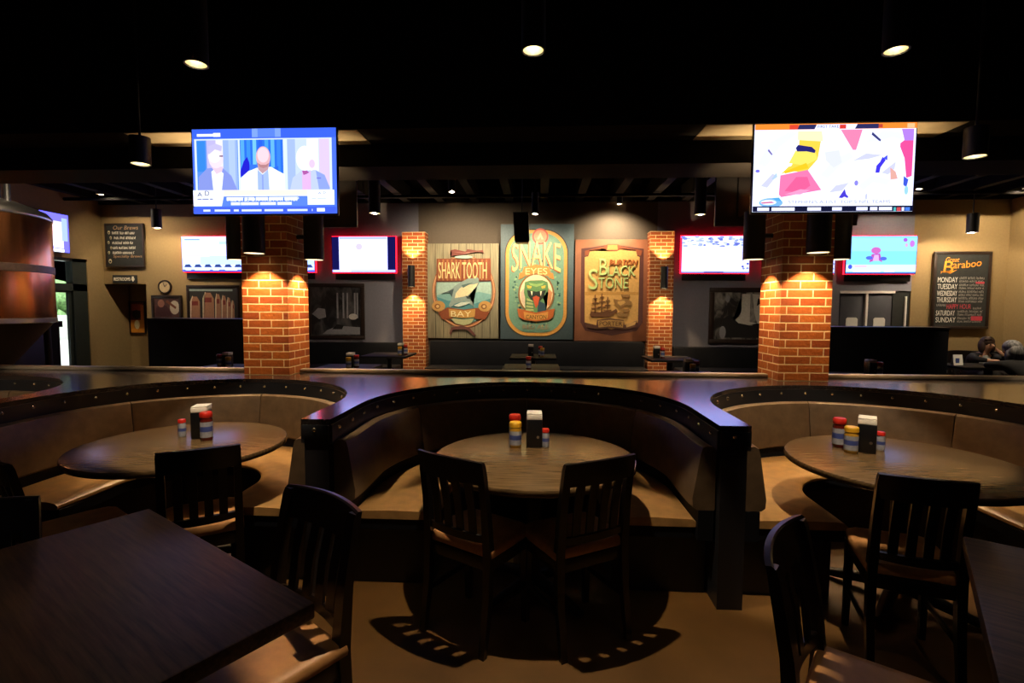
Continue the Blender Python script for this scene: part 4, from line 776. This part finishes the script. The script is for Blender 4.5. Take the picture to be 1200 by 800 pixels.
#==FURNITURE==
def atz(x, y, z):
    d = fw * F + rt * (x - 600) - up * (y - 400); return CP + d * ((z - HC) / d.z)
def round_table(label, x, y, r=0.535):
    t = thing('round_table', label, 'table', (x, y, 0), 0, 'round wooden booth tables')
    mb = MB(); mb.lathe([(r - .012, .712), (r - .002, .718), (r, .728), (r, .742), (r - .004, .748), (r - .012, .75)], M['table'], seg=72); mb.build('tabletop', t)
    mb = MB(); mb.lathe([(.11, .70), (.11, .711), (.045, .66), (.04, .62), (.04, .10), (.06, .06)], M['canblack'], seg=24); mb.build('pedestal', t)
    for k in range(4):
        a = PI / 4 + k * PI / 2; c, s = math.cos(a), math.sin(a); mb = MB()
        mb.tube([(c * .03, s * .03, .085), (c * .2, s * .2, .055), (c * .34, s * .34, .024)], [.035, .03, .022], M['canblack'], 10); mb.build('foot', t)
    return t
round_table('round wooden table in the middle booth, dark edge facing the camera', -0.02, 2.695)
round_table('round wooden table in the left booth, mostly in shade', -2.05, 2.82, .55)
round_table('round wooden table in the right booth with blue television reflections', 1.90, 2.735, .545)
def square_table(label, cx, cy, rz, sx, sy):
    t = thing('square_table', label, 'table', (cx, cy, 0), rz, 'large square wooden tables in front')
    mb = MB(); mb.box(-sx / 2, sx / 2, -sy / 2, sy / 2, .705, .75, M['fgtable'], .007, 2); mb.build('tabletop', t)
    mb = MB(); mb.lathe([(.16, .69), (.16, .704), (.05, .66), (.045, .62), (.045, .10), (.07, .05)], M['canblack'], seg=24); mb.build('pedestal', t)
    for k in range(4):
        a = PI / 4 + k * PI / 2; c, s = math.cos(a), math.sin(a); mb = MB()
        mb.tube([(c * .03, s * .03, .075), (c * .2, s * .2, .05), (c * .38, s * .38, .024)], [.035, .03, .022], M['canblack'], 10); mb.build('foot', t)
    return t
# left table: far corner A, right corner B; right table mirrored
A_ = Vector((-1.511, 1.874)); ab = Vector((.844, -.537)); ac = Vector((-.537, -.844)); c_ = A_ + ab * .547 + ac * .547
square_table('large square dark wood table at lower left, its far corner pointing to the booths', c_.x, c_.y, math.atan2(ab.y, ab.x), 1.094, 1.094)
A2 = Vector((1.481, 1.82)); a1 = Vector((-.569, -.823)); a2 = Vector((.823, -.569)); c2 = A2 + a1 * .547 + a2 * .547
square_table('large square dark wood table at the lower right edge of view', c2.x, c2.y, math.atan2(a2.y, a2.x), 1.094, 1.094)
def make_chair(label, group):
    t = thing('dining_chair', label, 'chair', (0, 0, 0), 0, group); wd = M['chair']
    mb = MB()
    out = [(-.20, -.19), (-.205, .10), (-.19, .19), (-.15, .215), (.15, .215), (.19, .19), (.205, .10), (.20, -.19)]
    secs = [[(x * k, y * k, z) for x, y in out] for k, z in ((.93, .43), (.99, .438), (1.0, .452), (.985, .468), (.94, .478), (.80, .483))]
    mb.loft(secs, M['chairseat']); mb.build('seat', t)
    mb = MB(); mb.box(-.185, .185, .15, .175, .37, .43, wd, .004); mb.box(-.185, .185, -.185, -.16, .37, .43, wd, .004); mb.box(-.19, -.165, -.17, .16, .37, .43, wd, .004); mb.box(.165, .19, -.17, .16, .37, .43, wd, .004); mb.build('seat_frame', t)
    for sx in (-1, 1):
        def sec(x, y, z, a, b): return [(x - a, y - b, z), (x + a, y - b, z), (x + a, y + b, z), (x - a, y + b, z)]
        mb = MB(); mb.loft([sec(sx * .178, .17, 0, .014, .014), sec(sx * .175, .165, .43, .02, .02)], wd); mb.build('leg', t)
        mb = MB(); mb.loft([sec(sx * .178, -.235, 0, .015, .015), sec(sx * .178, -.19, .25, .018, .019), sec(sx * .176, -.18, .45, .02, .021), sec(sx * .174, -.20, .65, .019, .017), sec(sx * .172, -.238, .85, .018, .014), sec(sx * .172, -.245, .872, .016, .012)], wd); mb.build('rear_post', t)
        mb = MB(); mb.box(sx * .18 - .009, sx * .18 + .009, -.20, .16, .18, .205, wd, .003); mb.build('stretcher', t)
    def curved(zb, zt, yo, hw, th, dip, lean):
        secs = []; n = 14
        for i in range(n + 1):
            u = -1 + 2 * i / n; x = u * hw; y = yo - dip * (1 - u * u); zz = zt - .006 * u * u
            secs.append([(x, y - th, zb), (x, y + th, zb), (x, y + th - lean, zz - .004), (x, y + th * .4 - lean, zz), (x, y - th - lean, zz - .003)])
        return secs
    mb = MB(); mb.loft(curved(.772, .885, -.222, .188, .011, .034, .026), wd); mb.build('top_rail', t)
    mb = MB(); mb.loft(curved(.50, .54, -.182, .165, .009, .028, .004), wd); mb.build('lower_rail', t)
    for k in range(4):
        x = -.102 + k * .068; dip = lambda x_, d_: d_ * (1 - (x_ / .19) ** 2); mb = MB()
        mb.loft([[(x - .02, -.186 - dip(x, .028), .535), (x + .02, -.186 - dip(x, .028), .535), (x + .02, -.174 - dip(x, .028), .535), (x - .02, -.174 - dip(x, .028), .535)],
                 [(x - .02, -.200 - dip(x, .031), .66), (x + .02, -.200 - dip(x, .031), .66), (x + .02, -.188 - dip(x, .031), .66), (x - .02, -.188 - dip(x, .031), .66)],
                 [(x - .021, -.228 - dip(x, .034), .78), (x + .021, -.228 - dip(x, .034), .78), (x + .021, -.216 - dip(x, .034), .78), (x - .021, -.216 - dip(x, .034), .78)]], wd); mb.build('slat', t)
    return t
GC = 'dark slat-back dining chairs'
chair0 = make_chair('dark chair facing the middle booth table, left of the two with backs to the camera', GC); used = [0]
def place(mx, my, fx, fy, label, group=GC, wide=1.0):
    n = math.hypot(fx, fy); fx, fy = fx / n, fy / n
    loc = (mx + .25 * fx, my + .25 * fy, 0); rz = math.atan2(-fx, fy)
    if not used[0]:
        used[0] = 1; chair0.location = loc; chair0.rotation_euler = (0, 0, rz); chair0['label'] = label; return chair0
    c = dup(chair0, loc, rz, label, group); c.scale.x = wide; return c
place(-.415, 2.19, .19, .31, 'dark chair facing the middle booth table, left one of the pair')
cr = place(.298, 2.186, -.16, .275, 'dark chair facing the middle booth table, right one of the pair')
place(-1.57, 2.26, -.186, .281, 'dark chair in front of the left booth table, its rail below the condiments', wide=.9)
place(-2.36, 2.08, .20, .30, 'dark chair in deep shade at the left end of the left booth table')
place(1.525, 2.05, .095, .297, 'dark chair with its back to the camera at the right booth table', wide=.86)
place(-.745, 1.70, -.242, -.354, 'dark slatted chair tucked under the lower left table, orange seat pad showing at its corner', wide=1.13)
place(.715, 1.475, .336, -.24, 'dark chair seen edge-on beside the lower right table, orange seat pad at bottom edge', wide=1.13)
place(-1.90, 1.53, .564, -.826, 'dark chair at the left edge, only the shiny tip of its top rail showing', wide=1.13)
cr.scale.y = .84; chair0.scale.y = .84
# ---- condiments
def make_dispenser(label, group):
    t = thing('napkin_dispenser', label, 'napkin dispenser', (0, 0, 0), 0, group)
    mb = MB(); mb.box(-.045, .045, -.055, .055, 0, .158, M['plastic'], .006); mb.build('holder', t)
    mb = MB(); mb.box(-.043, .043, -.053, .053, .158, .186, M['napkin'], .004); mb.box(-.041, .043, -.051, .053, .187, .193, M['napkin'], .002); mb.build('napkins', t)
    mb = MB(); mb.flat(ell(.02, .06, .008, .008, 12), -.0565, -.0545, M['steel']); mb.build('badge', t); return t
def make_bottle(name, label, group, body, cap, hh, r):
    t = thing(name, label, 'bottle', (0, 0, 0), 0, group)
    mb = MB(); mb.lathe([(r * .9, 0), (r, .006), (r, hh * .72), (r * .9, hh * .80)], body, seg=20); mb.build('bottle_body', t)
    mb = MB(); mb.lathe([(r + .0008, hh * .12), (r + .0008, hh * .66)], M['paper'], seg=20, cap=False); mb.lathe([(r + .0012, hh * .32), (r + .0012, hh * .5)], paint('#3c4a8c'), seg=20, cap=False); mb.build('paper_label', t)
    mb = MB(); mb.lathe([(r * .96, hh * .80), (r * 1.04, hh * .82), (r * 1.04, hh * .96), (r * .9, hh)], cap, seg=20); mb.build('cap', t); return t
GN, GK, GM, GS = 'napkin dispensers on the tables', 'red capped ketchup bottles', 'yellow capped mustard bottles', 'small red capped shakers'
disp = make_dispenser('napkin dispenser on the middle booth table', GN); ket = make_bottle('ketchup_bottle', 'red capped bottle behind the yellow capped one on the middle booth table', GK, M['ketchup'], M['red'], .168, .033)
mus = make_bottle('mustard_bottle', 'yellow capped bottle on the middle booth table', GM, M['mustard'], M['yellow'], .145, .034); shk = make_bottle('shaker', 'small red capped shaker right of the napkins on the middle booth table', GS, M['paper'], M['red'], .105, .021)
TZ = .7505
disp.location = (-.022, 2.90, TZ); disp.rotation_euler = (0, 0, .03)
mus.location = (-.128, 2.855, TZ); ket.location = (-.135, 2.945, TZ); shk.location = (.042, 2.87, TZ)
dup(disp, (-2.03, 2.955, TZ), .30, 'napkin dispenser on the left booth table', GN); dup(ket, (-1.955, 2.885, TZ), 0, 'red capped bottle with a pale label on the left booth table', GK); dup(shk, (-2.155, 2.955, TZ), 0, 'small red capped shaker on the left booth table', GS)
dup(disp, (1.82, 2.90, TZ), -.55, 'napkin dispenser on the right booth table', GN); dup(ket, (1.72, 2.985, TZ), 0, 'red capped bottle behind the yellow capped one on the right booth table', GK); dup(mus, (1.72, 2.87, TZ), 0, 'yellow capped bottle on the right booth table', GM); dup(shk, (1.915, 2.93, TZ), 0, 'small red capped shaker right of the napkins on the right booth table', GS)
# ---- back-room tables
def make_back_table(label, group):
    t = thing('dining_table', label, 'table', (0, 0, 0), 0, group)
    mb = MB(); mb.box(-.38, .38, -.38, .38, .715, .75, M['backtable'], .006); mb.build('tabletop', t); mb = MB(); mb.lathe([(.12, .70), (.12, .714), (.04, .67), (.04, .05), (.25, .03), (.26, .001)], M['canblack'], seg=20); mb.build('pedestal', t); return t
GB2 = 'dark square tables in the back room'
bt = make_back_table('x', GB2)
spots = [(-2.55, 8.6, 'in front of the left pilaster'), (-.09, 8.55, 'under the snake poster'), (2.12, 8.4, 'in front of the right pilaster'), (-4.10, 6.55, 'left of the left brick column'), (-2.56, 6.65, 'just right of the left brick column'), (1.80, 6.25, 'just left of the right brick column'), (3.84, 6.35, 'just right of the right brick column'), (-.1, 6.9, 'nearest the rail in the middle')]
for k, (x, y, lb) in enumerate(spots):
    l_ = 'dark square back-room table ' + lb
    if k == 0: bt.location = (x, y, 0); bt['label'] = l_
    else: dup(bt, (x, y, 0), 0, l_, GB2)
for (px, py, k) in ((470, 0, 0), (622, 0, 1), (769, 0, 2), (267, 0, 3), (411, 0, 4), (806, 0, 5), (1020, 0, 6)):
    x, y, lb = spots[k]; d = fw * F + rt * (px - 600) - up * 30; xx = d.x / d.y * y
    dup(disp, (xx, y, TZ), 0, 'far napkin dispenser on the table ' + lb, GN)
    if k != 1: dup(ket, (xx + (.09 if k != 3 else -.09), y - .03, TZ), 0, 'far red capped bottle on the table ' + lb, GK)
    if k in (0, 1, 3, 4, 5): dup(mus, (xx + (.09 if k in (3,) else .19 if k == 1 else .02), y - .13, TZ), 0, 'far yellow capped bottle on the table ' + lb, GM)
dup(ket, (.03, 8.50, TZ), 0, 'far red capped bottle on the table under the snake poster', GK)
dup(ket, (-.13, 6.62, TZ), 0, 'far red capped bottle on the table nearest the rail in the middle', GK)
# ---- people
def skin_body(name, joints, edges, mat, parent=None, sub=2):
    me = bpy.data.meshes.new(name); ks = list(joints); me.from_pydata([joints[k][0] for k in ks], [(ks.index(a), ks.index(b)) for a, b in edges], [])
    o = bpy.data.objects.new(name, me); COL.objects.link(o)
    md = o.modifiers.new('s', 'SKIN'); md.use_smooth_shade = True
    for i, k in enumerate(ks):
        r = joints[k][1]; r = r if isinstance(r, tuple) else (r, r)
        me.skin_vertices[0].data[i].radius = r; me.skin_vertices[0].data[i].use_root = (i == 0)
    sb = o.modifiers.new('b', 'SUBSURF'); sb.levels = sub; sb.render_levels = sub
    bpy.context.view_layer.update(); dg = bpy.context.evaluated_depsgraph_get()
    m2 = bpy.data.meshes.new_from_object(o.evaluated_get(dg)); bpy.data.objects.remove(o); m2.name = name; m2.materials.clear(); m2.materials.append(mat)
    for p in m2.polygons: p.use_smooth = True; p.material_index = 0
    o = bpy.data.objects.new(name, m2); COL.objects.link(o)
    if parent is not None: o.parent = parent
    return o
def person(label, x, y, face, skin_hand, hairm, shirt, hand_up, grey=False):
    """seated figure leaning over a table; local +Y is where it faces"""
    t = thing('person', label, 'person', (x, y, 0), face, None)
    J = {'pelvis': ((0, -.02, .60), (.14, .11)), 'waist': ((0, .05, .70), (.125, .09)), 'chest': ((0, .15, .79), (.14, .095)), 'neckb': ((0, .22, .875), .05), 'neck': ((0, .25, .92), .045), 'head': ((0, .285, 1.0), (.066, .078)), 'crown': ((0, .28, 1.065), (.058, .066))}
    E_ = [('pelvis', 'waist'), ('waist', 'chest'), ('chest', 'neckb'), ('neckb', 'neck'), ('neck', 'head'), ('head', 'crown')]
    for s, n in ((-1, 'l'), (1, 'r')):
        up_ = hand_up and s == hand_up
        J['sh' + n] = ((s * .165, .17, .82), .052); J['el' + n] = ((s * .235, .36, .795), .038) if not up_ else ((s * .20, .40, .80), .038)
        J['wr' + n] = ((s * .10, .46, .785), .025) if not up_ else ((s * .10, .40, .885), .024)
        J['hd' + n] = ((s * .05, .50, .785), (.03, .016)) if not up_ else ((s * .075, .372, .935), (.024, .016))
        J['hip' + n] = ((s * .095, .02, .575), .07); J['kn' + n] = ((s * .11, .42, .56), .052); J['an' + n] = ((s * .11, .40, .07), .035); J['to' + n] = ((s * .115, .53, .035), (.035, .03))
        E_ += [('chest', 'sh' + n), ('sh' + n, 'el' + n), ('el' + n, 'wr' + n), ('wr' + n, 'hd' + n), ('pelvis', 'hip' + n), ('hip' + n, 'kn' + n), ('kn' + n, 'an' + n), ('an' + n, 'to' + n)]
        for f_ in range(4):
            bx, by, bz = J['hd' + n][0]; q = 'f%d%s' % (f_, n); o_ = (-.018 + .012 * f_)
            if up_: J[q] = ((bx - s * (.02 + .004 * f_), by - .012, bz + .024 + o_ * .5), .008)
            else: J[q] = ((bx + o_ - s * .025, by + .055 - abs(o_) * .5, bz - .012), .008)
            E_.append(('hd' + n, q))
        bx, by, bz = J['hd' + n][0]; J['th' + n] = ((bx - s * .035, by + (.005 if not up_ else -.02), bz + .012), .009); E_.append(('hd' + n, 'th' + n))
    b = skin_body('body', J, E_, M['skin'], t)
    # clothing: torso and sleeves
    K = {k: (J[k][0], tuple(v + .012 for v in (J[k][1] if isinstance(J[k][1], tuple) else (J[k][1],) * 2))) for k in ('pelvis', 'waist', 'chest', 'shl', 'ell', 'shr', 'elr')}
    K['neckb'] = ((0, .205, .86), (.058, .055))
    for n, s in (('l', -1), ('r', 1)):
        a, c = Vector(J['el' + n][0]), Vector(J['wr' + n][0]); K['wr' + n] = (tuple(a.lerp(c, .85)), .034)
    skin_body('jacket', K, [('pelvis', 'waist'), ('waist', 'chest'), ('chest', 'neckb'), ('chest', 'shl'), ('shl', 'ell'), ('ell', 'wrl'), ('chest', 'shr'), ('shr', 'elr'), ('elr', 'wrr')], M['darkcloth'], t)
    K = {k: (J[k][0], tuple(v + .012 for v in (J[k][1] if isinstance(J[k][1], tuple) else (J[k][1],) * 2))) for k in ('pelvis', 'hipl', 'hipr', 'knl', 'knr', 'anl', 'anr')}
    skin_body('trousers', K, [('pelvis', 'hipl'), ('hipl', 'knl'), ('knl', 'anl'), ('pelvis', 'hipr'), ('hipr', 'knr'), ('knr', 'anr')], M['darkcloth'], t)
    if shirt:
        mb = MB(); mb.loft([[(-.06, .262, .66), (.06, .262, .66), (.06, .2, .66), (-.06, .2, .66)], [(-.055, .278, .76), (.055, .278, .76), (.055, .2, .76), (-.055, .2, .76)], [(-.04, .272, .845), (.04, .272, .845), (.04, .2, .85), (-.04, .2, .85)]], M['whitecloth']); mb.build('shirt_front', t)
    mb = MB()
    if grey:
        mb.ball((0, .26, 1.05), (.098, .108, .10), hairm, 20); mb.ball((0, .20, .97), (.10, .075, .13), hairm, 18); mb.ball((.06, .22, .93), (.05, .06, .11), hairm, 14); mb.ball((-.06, .22, .93), (.05, .06, .11), hairm, 14)
    else:
        mb.ball((0, .255, 1.06), (.092, .095, .085), hairm, 20); mb.ball((-.075, .25, .985), (.032, .06, .10), hairm, 14); mb.ball((.075, .25, .985), (.032, .06, .10), hairm, 14); mb.ball((0, .20, 1.0), (.085, .06, .12), hairm, 16); mb.ball((.03, .315, 1.10), (.06, .035, .022), hairm, 14)
    mb.build('hair', t)
    mb = MB(); mb.ball((0, .372, 1.0), (.011, .016, .018), M['skin'], 10); mb.build('nose', t)
    mb = MB(); mb.ball((0, .352, .965), (.024, .012, .007), paint('#7a2c24'), 10); mb.build('mouth', t)
    for s in (-1, 1):
        mb = MB(); mb.ball((s * .028, .352, 1.02), (.012, .009, .008), paint('#2a1a12'), 10); mb.build('eye', t); mb = MB(); mb.ball((s * .072, .28, 1.0), (.008, .018, .028), M['skin'], 10); mb.build('ear', t)
    return t
p1 = person('seated dark-haired person in a pale top, hand raised to the chin', 6.94, 8.55, PI, None, M['hair'], True, -1)
p2 = person('seated person in black seen from behind, with grey streaked hair', 6.34, 6.93, 0, None, M['greyhair'], False, 0, True)
pc = dup(chair0, (6.94, 8.60, 0), PI, 'chair under the dark-haired person in the back room', GC); pc2 = dup(chair0, (6.34, 6.88, 0), 0, 'chair under the person in black at the right edge', GC)
t = make_back_table('dark table between the two seated people at right', GB2); t.location = (6.50, 7.72, 0); t.scale = (1.55, .85, 1)
t = thing('menu_card', 'white folded card standing on the table left of the seated people', 'menu', (6.05, 7.72, TZ))
mb = MB(); mb.loft([[(-.06, -.035, 0), (.07, -.035, 0), (.07, -.032, 0), (-.06, -.032, 0)], [(-.055, 0, .15), (.075, 0, .15), (.075, .003, .15), (-.055, .003, .15)]], M['white']); mb.loft([[(-.06, .035, 0), (.07, .035, 0), (.07, .032, 0), (-.06, .032, 0)], [(-.055, .003, .15), (.075, .003, .15), (.075, 0, .15), (-.055, 0, .15)]], M['white']); mb.build('card', t)
mb = MB(); mb.box(-.03, .02, -.028, -.02, .03, .10, paint('#4a5a9c')); mb.build('print', t)
